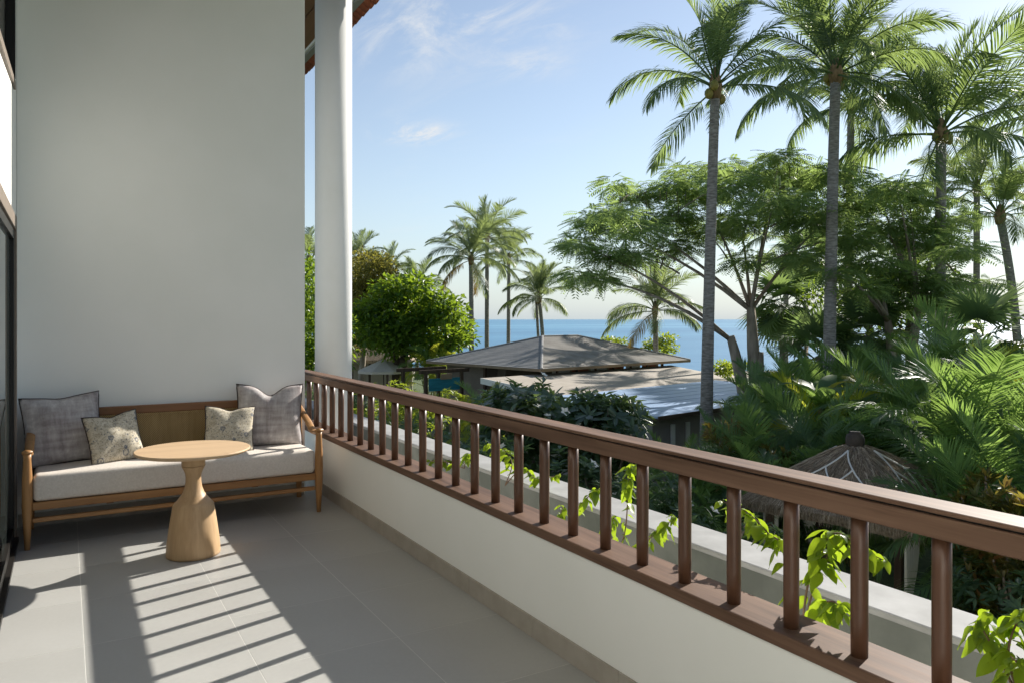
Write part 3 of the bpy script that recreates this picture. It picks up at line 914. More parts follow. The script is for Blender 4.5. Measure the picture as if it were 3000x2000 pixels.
# loose straw over the roof and hanging in a fringe
def straw():
    r = np.random.default_rng(4)
    N1, N2 = 9000, 5200
    def on(q, s):
        k = (s * nr).astype(int) % nr; f = s * nr - np.floor(s * nr)
        rg_ = np.array(ring); p = rg_[k] * (1 - f)[:, None] + rg_[(k + 1) % nr] * f[:, None]
        z = AZ - (AZ - EZ) * q ** 1.3
        return np.c_[p * q[:, None], z]
    q = np.sqrt(r.uniform(.01, .92, N1)); s = r.uniform(0, 1, N1)
    a = on(q, s); b = on(np.minimum(q + r.uniform(.10, .2, N1), 1.05), s + r.normal(0, .004, N1))
    a[:, 2] += r.uniform(.003, .02, N1); b[:, 2] += r.uniform(.0, .045, N1)
    q2 = r.uniform(.9, 1.0, N2); s2 = r.uniform(0, 1, N2)
    a2 = on(q2, s2); b2 = a2.copy()
    b2[:, :2] *= r.uniform(.97, 1.06, N2)[:, None]; b2[:, :2] += r.normal(0, .02, (N2, 2)); b2[:, 2] -= r.uniform(.08, .25, N2)
    A = np.r_[a, a2]; B = np.r_[b, b2]
    d = B - A; side = np.cross(d, r.normal(0, 1, d.shape)); side /= np.linalg.norm(side, axis=1)[:, None] + 1e-9
    w = r.uniform(.003, .0065, len(A))[:, None]
    V = np.stack([A - side * w, A + side * w, B], 1).reshape(-1, 3)
    T = np.arange(len(V)).reshape(-1, 3)
    return np_mesh('straw', V, T, r.uniform(0, 1, len(T)))
M['straw'] = leaf('straw', [(.05, (.17, .135, .10)), (.5, (.38, .315, .24)), (.95, (.60, .52, .41))], (.3, .22, .12), .12, .8, .1, 0)
so_ = link('loose_straw', straw(), M['straw'], th); tag(so_, kind='stuff')
MB().lathe([(.05, AZ - .1), (.11, AZ - .07), (.13, AZ), (.13, AZ + .07), (.115, AZ + .12), (.075, AZ + .14), (.08, AZ + .165), (.05, AZ + .17)], 20).build('clay_finial', M['pot'], th, True)
# white cords laid in diamonds on the two faces in view
def on_face(k, s, q):
    i = (k * NS + s * NS); a = int(math.floor(i)) % nr; f = i - math.floor(i)
    p = [ring[a][j] * (1 - f) + ring[(a + 1) % nr][j] * f for j in (0, 1)]
    return (p[0] * q, p[1] * q, thatch_h(q) + .035)
for k in range(4):
    for (s0, q0, s1, q1) in ((.5, .22, .12, .86), (.5, .22, .88, .86), (.34, .49, .58, .80), (.66, .49, .42, .80), (.12, .86, .88, .86)):
        MB().tube([on_face(k, s0 + (s1 - s0) * t / 8, q0 + (q1 - q0) * t / 8) for t in range(9)], .013, 5).build('white_cord', M['trim_white'], th)
for sx in (-1, 1):
    for sy in (-1, 1):
        MB().box(sx * .88 - .045, sx * .88 + .045, sy * .88 - .045, sy * .88 + .045, 0, 1.96).build('post', M['dark_wood'], gz_)
        # curtain gathered at the post
        cv, cf = [], []
        nn = 26
        for i in range(9):
            t = i / 8
            wd = .50 * (1 - .62 * math.exp(-((t - .62) / .22) ** 2)) 
            for j in range(nn + 1):
                u = j / nn
                al = u * wd
                w_ = .028 * math.sin(u * 34 + sx) * (.5 + .5 * t)
                cv.append((sx * (.90 - al), sy * (.97 + w_), 1.9 - 1.62 * t))
        for i in range(8):
            for j in range(nn):
                cf.append((i * (nn + 1) + j, (i + 1) * (nn + 1) + j, (i + 1) * (nn + 1) + j + 1, i * (nn + 1) + j + 1))
        c_ = MB().add(cv, cf).build('curtain', M['curtain'], gz_, True)
        md = c_.modifiers.new('thick', 'SOLIDIFY'); md.thickness = .008
        MB().tube([(sx * .90, sy * .97, 1.915), (sx * .4, sy * .97, 1.915)], .012, 5).build('curtain_rod', M['dark_wood'], gz_)
for sy in (-1, 1):
    MB().box(-.95, .95, sy * .88 - .04, sy * .88 + .04, 1.961, 2.03).build('beam', M['dark_wood'], gz_)
MB().box(-.84, .84, -.84, .84, .12, .34).build('deck', M['dark_wood'], gz_)
dbm = soft_box(-.80, .80, -.80, .80, .3402, .52, .05, .02, 10, 10).build('mattress', M['daybed'], gz_); weld(dbm)
MB().tube([(.70, -.85, .3), (.9, -.98, 1.75)], .05, 4).build('brace', M['dark_wood'], gz_)

# ================================================================== FOLIAGE
def norm(a):
    return a / (np.linalg.norm(a, axis=-1, keepdims=True) + 1e-9)


def frond_mesh(name, seed, a0, a1, nl=46, ll=.30, lw=.019, pet=.2, vee=25, droop=.45, phi=(62, 24), ease=1.0, ragged=.10, rad=.011, sway=.05, comb=0):
    """one feather leaf one unit long: a tapering midrib and paired leaflets of three segments"""
    r = np.random.default_rng(seed)
    Mn = 18
    t = np.linspace(0, 1, Mn + 1)
    ang = np.radians(a0 + (a1 - a0) * t ** ease)
    P = np.zeros((Mn + 1, 3))
    for i in range(Mn):
        P[i + 1] = P[i] + np.array([math.cos(ang[i]), 0, math.sin(ang[i])]) / Mn
    P[:, 1] += sway * r.normal() * t ** 2
    V, F, RN = [], [], []
    def quad(a, b, c, d, k):
        n = len(V); V.extend([a, b, c, d]); F.append((n, n + 1, n + 2, n + 3)); RN.append(k)
    # midrib, three-sided
    for i in range(Mn):
        T = norm(P[i + 1] - P[i]); U = np.array([-T[2], 0, T[0]]); B = np.array([0, 1., 0])
        ra, rb = rad * (1 - .85 * t[i]), rad * (1 - .85 * t[i + 1])
        c3 = [(math.cos(x), math.sin(x)) for x in (R(90), R(210), R(330))]
        for k in range(3):
            (x0, y0), (x1, y1) = c3[k], c3[(k + 1) % 3]
            quad(P[i] + B * x0 * ra + U * y0 * ra, P[i] + B * x1 * ra + U * y1 * ra, P[i + 1] + B * x1 * rb + U * y1 * rb, P[i + 1] + B * x0 * rb + U * y0 * rb, .85)
    down = np.array([0, 0, -1.])
    for side in (-1, 1):
        for i in range(nl):
            s = pet + (1 - pet) * (i + .5 * r.uniform(-.4, .4)) / (nl - 1)
            s = min(max(s, 0), 1)
            f = s * Mn; k = min(int(f), Mn - 1); f -= k
            p = P[k] * (1 - f) + P[k + 1] * f
            T = norm(P[k + 1] - P[k]); U = np.array([-T[2], 0, T[0]])
            w = (s - pet) / (1 - pet)
            ph = R(phi[0] + (phi[1] - phi[0]) * w + r.normal() * 4)
            v = R(vee + r.normal() * 7)
            B = np.array([0, side * 1., 0])
            d0 = T * math.cos(ph) + (B * math.cos(v) + U * math.sin(v)) * math.sin(ph)
            L = ll * (.55 + 1.0 * w if w < .45 else 1.0 - .62 * ((w - .45) / .55) ** 1.6) * r.uniform(1 - ragged, 1 + ragged * .4)
            if r.uniform() < ragged * .25: L *= .5
            q = p.copy(); rows = []
            g = droop * r.uniform(.75, 1.25)
            rn = np.clip(r.normal(.5, .22), 0, 1)
            for sg in range(4):
                d = norm(d0 + down * g * sg / 3 * (1 + sg * .3))
                wd = norm(T - d * (T @ d)) * lw * (.55, 1, .72, .06)[sg] * .5
                rows.append((q - wd, q + wd))
                q = q + d * L / 3
            for sg in range(3):
                quad(rows[sg][0], rows[sg][1], rows[sg + 1][1], rows[sg + 1][0], rn)
    return np_mesh(name, np.array(V), np.array(F), np.array(RN))


# coconut fronds from the upright spear to the oldest hanging one
COCO = []
for i, (a0, a1) in enumerate(((84, 62), (74, 30), (62, 2), (48, -22), (34, -42), (18, -52), (2, -62), (-22, -78))):
    for s in (0, 1):
        COCO.append(frond_mesh('frond', 10 + i * 2 + s, a0 + s * 5, a1 - s * 9, nl=62, ll=.30, lw=.0115, pet=.17, vee=(32, 26, 16, 4, -6, -14, -20, -24)[i], droop=(.12, .22, .38, .58, .75, .9, 1.0, 1.05)[i], ease=1.55, ragged=.16))
AREC = []
for i, (a0, a1) in enumerate(((80, 40), (70, 5), (58, -30), (44, -55), (30, -70))):
    for s in (0, 1):
        AREC.append(frond_mesh('frond', 60 + i * 2 + s, a0, a1 - s * 12, nl=56, ll=.27, lw=.0125, pet=.22, vee=(34, 24, 12, 2, -6)[i], droop=(.14, .32, .52, .7, .8)[i], phi=(66, 30), ease=1.35, ragged=.08, rad=.010))


def place_frond(parent, me, loc, az, L, mat, tilt=0, roll=0, name='frond'):
    o = bpy.data.objects.new(name, me)
    col.objects.link(o); o.parent = parent
    if not me.materials: me.materials.append(mat)
    elif me.materials[0] != mat:
        o.material_slots[0].link = 'OBJECT'; o.material_slots[0].material = mat
    o.location = loc
    o.rotation_euler = (Matrix.Rotation(az, 3, 'Z') @ Matrix.Rotation(-tilt, 3, 'Y') @ Matrix.Rotation(roll, 3, 'X')).to_euler()
    o.scale = (L, L, L)
    return o


def coconut(label, base_px, crown_px, crown_py, d, L, n=26, r0=.19, r1=.125, seed=0, far=False, bend=0, nuts=0, droop_bias=0, group='coconut palms', cat='palm', zb=GZ):
    rg = random.Random(seed)
    b = ground_at(base_px, d, zb); c = spot(crown_px, crown_py, d + rg.uniform(-.4, .4))
    root = empty('coconut_palm', b, label, cat, group)
    off = c - b
    side = Vector((CT, -ST, 0)) * bend
    n_s = 14 if not far else 9
    pts = bez((0, 0, 0), Vector((off.x * .25, off.y * .25, off.z * .5)) + side, off, n_s)
    rad = []
    for i in range(n_s):
        t = i / (n_s - 1)
        rad.append(r1 + (r0 - r1) * (1 - t) ** 1.2 + (r0 * .45) * max(0, 1 - t * 9))
    MB().tube(pts, rad, 14 if not far else 8).build('trunk', M['palm_trunk'], root, True)
    MB().tube([off - Vector((0, 0, .25)), off + Vector((0, 0, .1)), off + Vector((0, 0, .55))], [r1 * 1.05, r1 * 1.5, r1 * .5], 10).build('crown_fibre', M['fibre'], root, True)
    mat = M['coco_far'] if far else M['coco_leaf']
    for i in range(n):
        age = (i + .5) / n
        cls = min(7, max(0, int(age ** (1.08 + droop_bias) * 7.4 + rg.uniform(-.5, .5))))
        az = i * 2.39996 + rg.uniform(-.25, .25)
        me = COCO[cls * 2 + rg.randint(0, 1)]
        ll = L * (.78 if cls == 0 else .92 if cls == 1 else 1) * rg.uniform(.9, 1.08)
        old = cls == 7 and rg.random() < (.6 if droop_bias < 0 else .12)
        h = .42 * (1 - age) + rg.uniform(-.03, .03)
        place_frond(root, me, off + Vector((math.cos(az) * r1 * .8, math.sin(az) * r1 * .8, h)), az, ll, M['coco_old'] if old else mat, rg.uniform(-.10, .10), rg.uniform(-.5, .5))
    if nuts:
        nm = MB().lathe([(.02, -.13), (.075, -.10), (.11, -.02), (.105, .06), (.06, .12), (.02, .135)], 10).mesh('coconut', True)
        nm.materials.append(M['coconut'])
        for k in range(nuts):
            a = rg.uniform(0, 6.28)
            link('coconut', nm, None, root, loc=off + Vector((math.cos(a) * .24, math.sin(a) * .24, rg.uniform(-.22, .08))))
    return root


coconut('tall slender coconut palm, nearest of all, its trunk crossing the blue roof', 2066, 2096, 262, 19, 2.75, 20, .175, .115, 1, bend=.0, nuts=3)
coconut('tall coconut palm with dense crown reaching the top edge, right of the nearest palm', 2425, 2448, 225, 21, 3.3, 30, .19, .14, 2, nuts=4)
coconut('thin coconut palm just right of and behind the dense crowned palm', 2480, 2494, 315, 27, 3.3, 22, .16, .12, 3)
coconut('coconut palm with wide open feathery crown at the upper right', 2752, 2757, 400, 24, 3.9, 26, .18, .15, 4, nuts=5)
coconut('coconut palm at the right edge with its trunk outside the picture', 3125, 3130, 330, 29, 4.3, 24, .18, .14, 5)
coconut('small coconut palm with bent trunk low at the right edge', 2985, 2930, 640, 30, 2.9, 22, .17, .15, 6, bend=.35)
coconut('coconut palm with brown skirt of drooping fronds left of the house', 1382, 1380, 765, 45, 3.1, 30, .17, .13, 7, True, droop_bias=-.25)
coconut('tallest of the far coconut palms left of the house roof', 1426, 1427, 700, 50, 3.1, 24, .17, .13, 8, True, droop_bias=-.1)
coconut('thin far coconut palm standing clear against the sky above the house', 1489, 1491, 765, 53, 2.6, 20, .15, .12, 9, True)
coconut('round crowned coconut palm behind the ridge of the house', 1594, 1580, 878, 48, 2.7, 26, .14, .12, 10, True, bend=.12)
coconut('leaning palm stem sharing the crown behind the ridge of the house', 1592, 1572, 880, 49, 1.8, 10, .11, .09, 11, True, bend=-.25)
coconut('low coconut palm behind the right part of the house roof', 1922, 1920, 915, 36, 2.7, 26, .14, .12, 12, True)
coconut('far palm top rising beside the white column', 1046, 1046, 775, 58, 2.9, 18, .17, .13, 13, True)
coconut('far palm top above the yellowing tree', 1142, 1142, 805, 60, 2.8, 18, .17, .13, 14, True)
coconut('far palm top above the green almond tree', 1222, 1222, 850, 58, 2.8, 18, .17, .13, 15, True)
coconut('far palm seen in the gap between wall and column', 905, 905, 775, 46, 2.6, 20, .17, .13, 16, True)
coconut('far palm beneath the canopy of the feathery tree, left one', 2300, 2305, 700, 38, 2.7, 20, .16, .12, 17, True)
coconut('far palm behind the feathery tree, showing over its right side', 2860, 2862, 560, 34, 3.0, 20, .16, .13, 18, True)
coconut('slim palm low in the gap at the far right', 2660, 2664, 830, 34, 2.6, 20, .15, .12, 19, True)


def areca(label, px, d, top_py, L, stems=7, per=6, seed=0, spread=.55, bright=0, group='areca palm clumps', lean=None):
    rg = random.Random(seed)
    b = ground_at(px, d)
    root = empty('areca_palm', b, label, 'palm', group)
    ztop = spot(px, top_py, d).z - GZ - L * .78
    for s in range(stems):
        a = s * 2.4 + rg.uniform(-.4, .4); rr = spread * math.sqrt((s + .3) / stems)
        h = max(.5, ztop * rg.uniform(.62, 1.0))
        p0 = Vector((math.cos(a) * rr * .5, math.sin(a) * rr * .5, 0)); p2 = Vector((math.cos(a) * rr * 1.5, math.sin(a) * rr * 1.5, h))
        pts = bez(p0, (p0 + p2) / 2 + Vector((0, 0, h * .15)), p2, 6)
        MB().tube(pts, [.035, .033, .03, .028, .026, .022], 7).build('stem', M['stem'], root, True)
        for i in range(per):
            cls = min(4, int((i + rg.random() * .8) / per * 5))
            me = AREC[cls * 2 + rg.randint(0, 1)]
            az = a + i * 2.39996 + rg.uniform(-.3, .3)
            br = bright and rg.random() < bright
            place_frond(root, me, p2 + Vector((0, 0, -.05 + .12 * (1 - i / per))), az, L * rg.uniform(.8, 1.12), M['areca_bright'] if br else M['areca_leaf'], rg.uniform(-.12, .12), rg.uniform(-.35, .35))
    return root


areca('areca palm clump left behind the thatched gazebo', 2300, 13.0, 1190, 1.7, 7, 7, 31)
areca('areca palm clump behind the gazebo finial', 2470, 14.2, 1085, 1.8, 7, 6, 32, .6, .06)
areca('tall areca palm clump right behind the gazebo', 2655, 15.0, 1050, 2.0, 7, 6, 33, .6, .05)
areca('areca palm clump between gazebo and right edge with arching fronds', 2830, 12.8, 1035, 2.2, 7, 6, 34)
areca('large areca palm clump at the right edge with long arching fronds', 2930, 10.8, 1020, 2.3, 7, 6, 35, .6, .06)
areca('areca palm clump in the lower right corner of the garden', 3010, 9.4, 1230, 2.0, 7, 6, 36)
areca('areca palm clump with yellow top fronds at the far right', 2930, 15.5, 905, 2.0, 7, 6, 37, .7, .22)
areca('pale backlit areca palm clump behind the gazebo, farther back', 2560, 18.0, 985, 2.1, 7, 6, 38, .7, .08)
areca('areca palm clump under the feathery tree', 2400, 17.0, 1075, 1.9, 7, 6, 39, .7, .12)
areca('low areca palm clump at the foot of the nearest palm', 2180, 16.5, 1235, 1.4, 7, 6, 40)
areca('areca palm clump right of the feathery tree trunk', 2300, 20.0, 1085, 1.7, 7, 6, 41)
areca('areca palm clump far back on the right', 2760, 20.0, 930, 2.2, 7, 6, 42, .8, .12)
areca('small areca palm in front of the grey house wall', 2010, 16.8, 1290, 1.1, 5, 5, 43)
areca('yellow feathery palm beside the house wall', 1440, 20.0, 1130, 1.2, 5, 6, 44, .3, .9)
areca('bright green palm rising behind the house eave on the left', 1265, 36.0, 1000, 1.9, 6, 6, 45, .4, .45)
areca('broad areca palm clump closing the view behind the croton', 2860, 14.0, 1180, 1.8, 7, 6, 46, .7)
areca('areca palm clump below the gazebo eave on the left', 2140, 12.4, 1330, 1.4, 7, 6, 47)


# fan leaf: pleated blades spreading from one point
def fan_mesh(seed):
    r = np.random.default_rng(seed)
    V, F, RN = [], [], []
    n = 30
    for i in range(n):
        a = R(-125 + 250 * i / (n - 1))
        L = (.42 + .58 * math.cos(a / 2.2)) * r.uniform(.92, 1.04) * .62
        d = np.array([math.cos(a), math.sin(a), .12]); s = np.array([-math.sin(a), math.cos(a), 0])
        o = np.array([.40, 0, .02])
        w = .040
        q = [o, o + d * L * .5, o + d * L - np.array([0, 0, .20 * L * r.uniform(.6, 1.5)])]
        b = len(V)
        V += [q[0] - s * .004, q[0] + s * .004, q[1] + s * w * .6, q[1] - s * w * .6, q[2] + s * .004, q[2] - s * .004]
        F += [(b, b + 1, b + 2, b + 3), (b + 3, b + 2, b + 4, b + 5)]; RN += [r.uniform()] * 2
    b = len(V)
    V += [np.array([0, -.012, 0]), np.array([0, .012, 0]), np.array([.4, .006, .02]), np.array([.4, -.006, .02])]
    F += [(b, b + 1, b + 2, b + 3)]; RN += [.5]
    return np_mesh('fan_frond', np.array(V), np.array(F), np.array(RN))


FAN = [fan_mesh(80 + i) for i in range(3)]


def fan_palm(label, px, d, top_py, L, n, seed, mat='fan_leaf', group='fan palms'):
    rg = random.Random(seed)
    b = ground_at(px, d); root = empty('fan_palm', b, label, 'palm', group)
    h = spot(px, top_py, d).z - GZ - L * .5
    MB().tube([(0, 0, 0), (.05, 0, h * .5), (0, 0, h)], [.13, .11, .10], 9).build('trunk', M['bark'], root, True)
    for i in range(n):
        t = (i + .5) / n
        place_frond(root, FAN[i % 3], Vector((0, 0, h + .15 * (1 - t))), i * 2.4 + rg.uniform(-.3, .3), L * rg.uniform(.85, 1.1), M[mat], R(70 - 150 * t) + rg.uniform(-.1, .1), rg.uniform(-.4, .4), 'fan_frond')
    return root


fan_palm('fan palm with hanging leaves right of the feathery tree trunk', 2290, 29, 820, 1.9, 22, 51)
fan_palm('fan palm with dark hanging skirt below the feathery canopy', 2360, 33, 690, 1.8, 24, 52)
fan_palm('low fan palm before the sea gap on the right', 2400, 25, 960, 1.9, 20, 53)
fan_palm('bright fan palm at the far right above the areca palms', 2880, 19, 900, 1.7, 20, 54)
fan_palm('fan palm behind the arecas in the middle right', 2540, 24, 900, 1.8, 22, 55)
fan_palm('dark fan palm left behind the house corner', 1290, 40, 1035, 1.6, 16, 56)


def leaf_cloud(name, C, D, Nn, L, W, rnd, fold=.25, curl=.12):
    """pointed leaves at C along D facing Nn, two triangles each"""
    D = norm(D); S = norm(np.cross(D, Nn)); U = norm(np.cross(S, D))
    L = L[:, None]; W = W[:, None]
    mid = C + D * L * .45
    V = np.stack([C, mid + S * W * .5 + U * W * fold * .5, C + D * L - U * L * curl, mid - S * W * .5 + U * W * fold * .5], 1).reshape(-1, 3)
    b = np.arange(len(C)) * 4
    T = np.concatenate([np.stack([b, b + 1, b + 2], 1), np.stack([b, b + 2, b + 3], 1)])
    return np_mesh(name, V, T, np.r_[rnd, rnd])


def pads_tree(name, label, cat, px, d, pads, mat, fork, seed, leaf_len, leaf_w, per_m2, r0=.22, r1=.16, group=None, bark='bark', thick=.45, dj=1.2, extra=1, flat=.5, limbs=True, lr=.05):
    """tree whose crown is a set of leafy pads, each carried by its own limb"""
    rg = random.Random(seed); r = np.random.default_rng(seed)
    b = ground_at(px, d); root = empty(name, b, label, cat, group)
    fk = [spot(x, y, d) - b for (x, y) in fork]
    for i, f in enumerate(fk):
        MB().tube(bez((i * .25 - .1, 0, 0), Vector((f.x * .35, f.y * .35, f.z * .55)), f, 8), [r0 * 1.3, r0, r0 * .92, r0 * .85, r0 * .8, r0 * .75, r1, r1 * .8], 10).build('trunk', M[bark], root, True)
    C, D, Nn, RN = [], [], [], []
    joints = []; lr0 = lr
    for (x, y, rp) in pads:
        for e in range(1 + extra):
            dd = d + rg.uniform(-dj, dj) * (1 if e == 0 else 1.9)
            c = spot(x + (rg.uniform(-25, 25) if e else 0), y + (rg.uniform(-20, 20) if e else 0), dd) - b
            rad = rp / FPX * dd
            if limbs and e == 0:
                f = min(fk, key=lambda q: (q - c).length); lr = lr0
                if len(joints) > 3 and rg.random() < .5:
                    near = min(joints, key=lambda q: (q - c).length + (2 if q.z > c.z else 0))
                    if (near - c).length < (f - c).length * .8: f = near; lr = lr0 * .5
                mid = f.lerp(c, .5) + Vector((0, 0, .11 * (c - f).length))
                MB().tube(bez(f - Vector((0, 0, .12)), mid, c, 7), [lr * 1.5, lr * 1.25, lr, lr * .8, lr * .6, lr * .45, lr * .25], 6).build('limb', M[bark], root, True)
                joints += [f.lerp(c, .45) + Vector((0, 0, -.02)), f.lerp(c, .8)]
            n = int(per_m2 * rad * rad * 3.14)
            if n < 3: continue
            q = r.normal(0, .5, (n, 3)); q /= np.maximum(1, np.linalg.norm(q, axis=1) / 1.15)[:, None]
            C.append(np.array(c) + q * np.array([rad, rad, rad * thick]))
            dirn = q * np.array([1, 1, .6]) + r.normal(0, .5, (n, 3)); D.append(dirn)
            Nn.append(np.array([0, 0, 1.]) + r.normal(0, flat, (n, 3)))
            RN.append(np.clip(r.normal(.5, .22, n) + .25 * q[:, 2] * 0 + rg.uniform(-.18, .18), 0, 1))
    C, D, Nn, RN = map(np.concatenate, (C, D, Nn, RN))
    return root, C, norm(D), norm(Nn), RN, r


# ---------------------------------------------------------------- feathery flame tree
S_ = 1.2755
pp = [(1330, 565, 46), (1370, 520, 46), (1420, 432, 32), (1410, 490, 50), (1470, 445, 42), (1480, 520, 58), (1540, 425, 44), (1550, 490, 58), (1395, 590, 48), (1330, 632, 40), (1385, 645, 36), (1465, 595, 42), (1540, 560, 48),
      (1610, 450, 58), (1620, 535, 48), (1690, 425, 58), (1700, 500, 58), (1760, 395, 58), (1792, 365, 40), (1780, 460, 66), (1850, 420, 66), (1860, 500, 66), (1930, 405, 52), (1940, 470, 66), (1950, 550, 60), (1720, 590, 40), (1830, 590, 50), (1650, 395, 40), (1575, 400, 36)]
root, C, D, Nn, RN, r = pads_tree('flame_tree', 'wide spreading feathery flame tree behind the house with pale branches', 'tree', 2212, 25, [(x * S_, y * S_, k * S_) for (x, y, k) in pp],
                                  'poin_leaf', [(2140, 985), (2225, 1030), (2200, 900)], 21, .42, .2, 62, .26, .17, group='broad trees', dj=2.2, extra=1, thick=.34, lr=.05)


def feather(C, D, Nn, RN, r, L=.44, npin=7, pw=.045):
    """compound leaves: flat feathers of narrow leaflets drooping from a common stalk"""
    D = norm(D * np.array([1, 1, .35]) + np.array([0, 0, -.10])); S = norm(np.cross(D, norm(Nn * np.array([.5, .5, 1])))); U = norm(np.cross(S, D))
    n = len(C)
    ll = L * r.uniform(.75, 1.25, n)[:, None]
    cs, ds, ns, Ls, rs = [], [], [], [], []
    for i in range(npin):
        t = .18 + .82 * i / (npin - 1)
        base = C + D * ll * t - np.array([0, 0, 1.]) * ll * .22 * t * t
        for sd in (-1, 1):
            cs.append(base); ds.append(norm(D * .55 + S * sd - U * .12)); ns.append(U)
            Ls.append(ll[:, 0] * .42 * (1.05 - .75 * abs(t - .45))); rs.append(RN)
    cs, ds, ns = map(np.concatenate, (cs, ds, ns)); Ls = np.concatenate(Ls); rs = np.concatenate(rs)
    return leaf_cloud('crown', cs, ds, ns, Ls, np.full(len(Ls), pw), rs, .15, .1)


o = link('crown', feather(C, D, Nn, RN, r), M['poin_leaf'], root); tag(o, kind='stuff')
# seed pods hanging below the left side
pm = MB().tube([(0, 0, 0), (.01, 0, -.2), (.0, 0, -.42)], [.010, .022, .010], 5, (1, .4)).mesh('seed_pod', True); pm.materials.append(M['bark_dark'])
rg = random.Random(9)
for k in range(46):
    x, y, q = pp[rg.randrange(0, 26)]
    p = spot((x + rg.uniform(-q, q)) * S_, (y + q * .35) * S_, 25 + rg.uniform(-1.5, 1.5)) - root.location
    link('seed_pod', pm, None, root, loc=p)

pp2 = [(2010, 440, 62), (2030, 515, 66), (2090, 470, 60), (2110, 545, 66), (2170, 505, 50), (2190, 570, 60), (1920, 625, 46), (2010, 605, 60), (2090, 635, 60), (2160, 650, 50), (2225, 690, 46), (1990, 665, 44), (2060, 430, 40), (2130, 690, 50), (2260, 650, 36)]
root, C, D, Nn, RN, r = pads_tree('flame_tree', 'feathery flame tree behind the areca palms at the right', 'tree', 2640, 23, [(x * S_, y * S_, k * S_) for (x, y, k) in pp2], 'poin_leaf', [(2600, 930), (2690, 900)], 22, .42, .2, 56, .2, .13, group='broad trees', dj=2.0, extra=1, thick=.34, lr=.05)
o = link('crown', feather(C, D, Nn, RN, r), M['poin_leaf'], root); tag(o, kind='stuff')


def broad(name, label, px, d, pads, mat, fork, seed, L, W, per, **k):
    root, C, D, Nn, RN, r = pads_tree(name, label, 'tree', px, d, pads, mat, fork, seed, L, W, per, **k)
    n = len(C)
    o = link('crown', leaf_cloud('crown', C, D, Nn, L * r.uniform(.7, 1.25, n), W * r.uniform(.75, 1.2, n), RN), M[mat], root)
    tag(o, kind='stuff')
    return root


broad('almond_tree', 'spreading green almond tree left of the house', 1165, 38,
      [(1110, 905, 55), (1160, 860, 60), (1220, 850, 60), (1275, 890, 60), (1320, 930, 50), (1180, 920, 70), (1240, 930, 70), (1130, 960, 60), (1200, 980, 70), (1290, 985, 60), (1080, 990, 55), (1070, 930, 50), (1150, 1010, 60), (1245, 1030, 50), (1345, 960, 36), (1330, 1000, 40)],
      'almond_leaf', [(1160, 1040), (1185, 1030)], 61, .30, .17, 115, bark='bark_dark', dj=2.0, extra=1, thick=.6, lr=.08, r0=.3, r1=.2, group='broad trees')
broad('yellowing_tree', 'yellowing leafy tree beside the white column', 1060, 46,
      [(1045, 790, 45), (1075, 760, 45), (1110, 780, 50), (1140, 815, 45), (1060, 840, 55), (1100, 840, 55), (1045, 890, 45), (1080, 900, 50), (1035, 950, 40), (1120, 870, 45), (1030, 1010, 40), (985, 850, 60)],
      'yellow_leaf', [(1070, 960)], 62, .24, .12, 150, bark='bark', dj=2.0, extra=1, thick=.7, lr=.07, group='broad trees')
broad('hedge_tree', 'bright leafy tree in the gap between wall and column', 905, 30,
      [(905, 800, 50), (900, 850, 55), (915, 900, 50), (900, 950, 55), (912, 1000, 50), (900, 1045, 55), (915, 1085, 50), (960, 950, 60), (960, 1050, 60)],
      'almond_leaf', [(905, 1040)], 63, .22, .11, 170, dj=1.2, extra=1, thick=.8, limbs=False, group='broad trees')
broad('sea_shrub', 'small bright shrub behind the right end of the house roof', 1945, 42, [(1930, 1010, 30), (1960, 1018, 26), (1900, 1020, 24)], 'lime_leaf', [(1935, 1040)], 64, .2, .11, 190, limbs=False, group='shore shrubs', r0=.06, r1=.04)
broad('sea_shrub', 'small bright shrub peeping over the middle of the house roof', 1800, 46, [(1790, 1000, 26), (1820, 1004, 24), (1760, 1004, 18)], 'lime_leaf', [(1800, 1030)], 65, .2, .11, 190, limbs=False, group='shore shrubs', r0=.06, r1=.04)
broad('sea_shrub', 'yellow green shrub on the beach right of the nearest palm trunk', 2130, 40, [(2120, 1085, 34), (2150, 1075, 30), (2110, 1110, 30)], 'lime_leaf', [(2125, 1110)], 66, .2, .11, 190, limbs=False, group='shore shrubs', r0=.06, r1=.04)
broad('garden_tree', 'loose leafy tree in the back right of the garden', 2560, 30, [(2480, 860, 60), (2560, 820, 70), (2640, 850, 70), (2520, 930, 70), (2620, 940, 70), (2720, 900, 60), (2450, 800, 50), (2380, 860, 50), (2720, 800, 50), (2800, 950, 60)],
      'almond_leaf', [(2550, 960), (2650, 980)], 67, .26, .12, 55, dj=2.0, extra=1, thick=.6, lr=.06, group='broad trees', bark='bark_dark')
broad('round_shrub', 'sparse small tree left of the far palms', 1345, 41, [(1340, 960, 30), (1360, 985, 26), (1330, 990, 24)], 'yellow_leaf', [(1345, 1010)], 68, .2, .1, 120, group='shore shrubs', r0=.07, r1=.05, lr=.025)


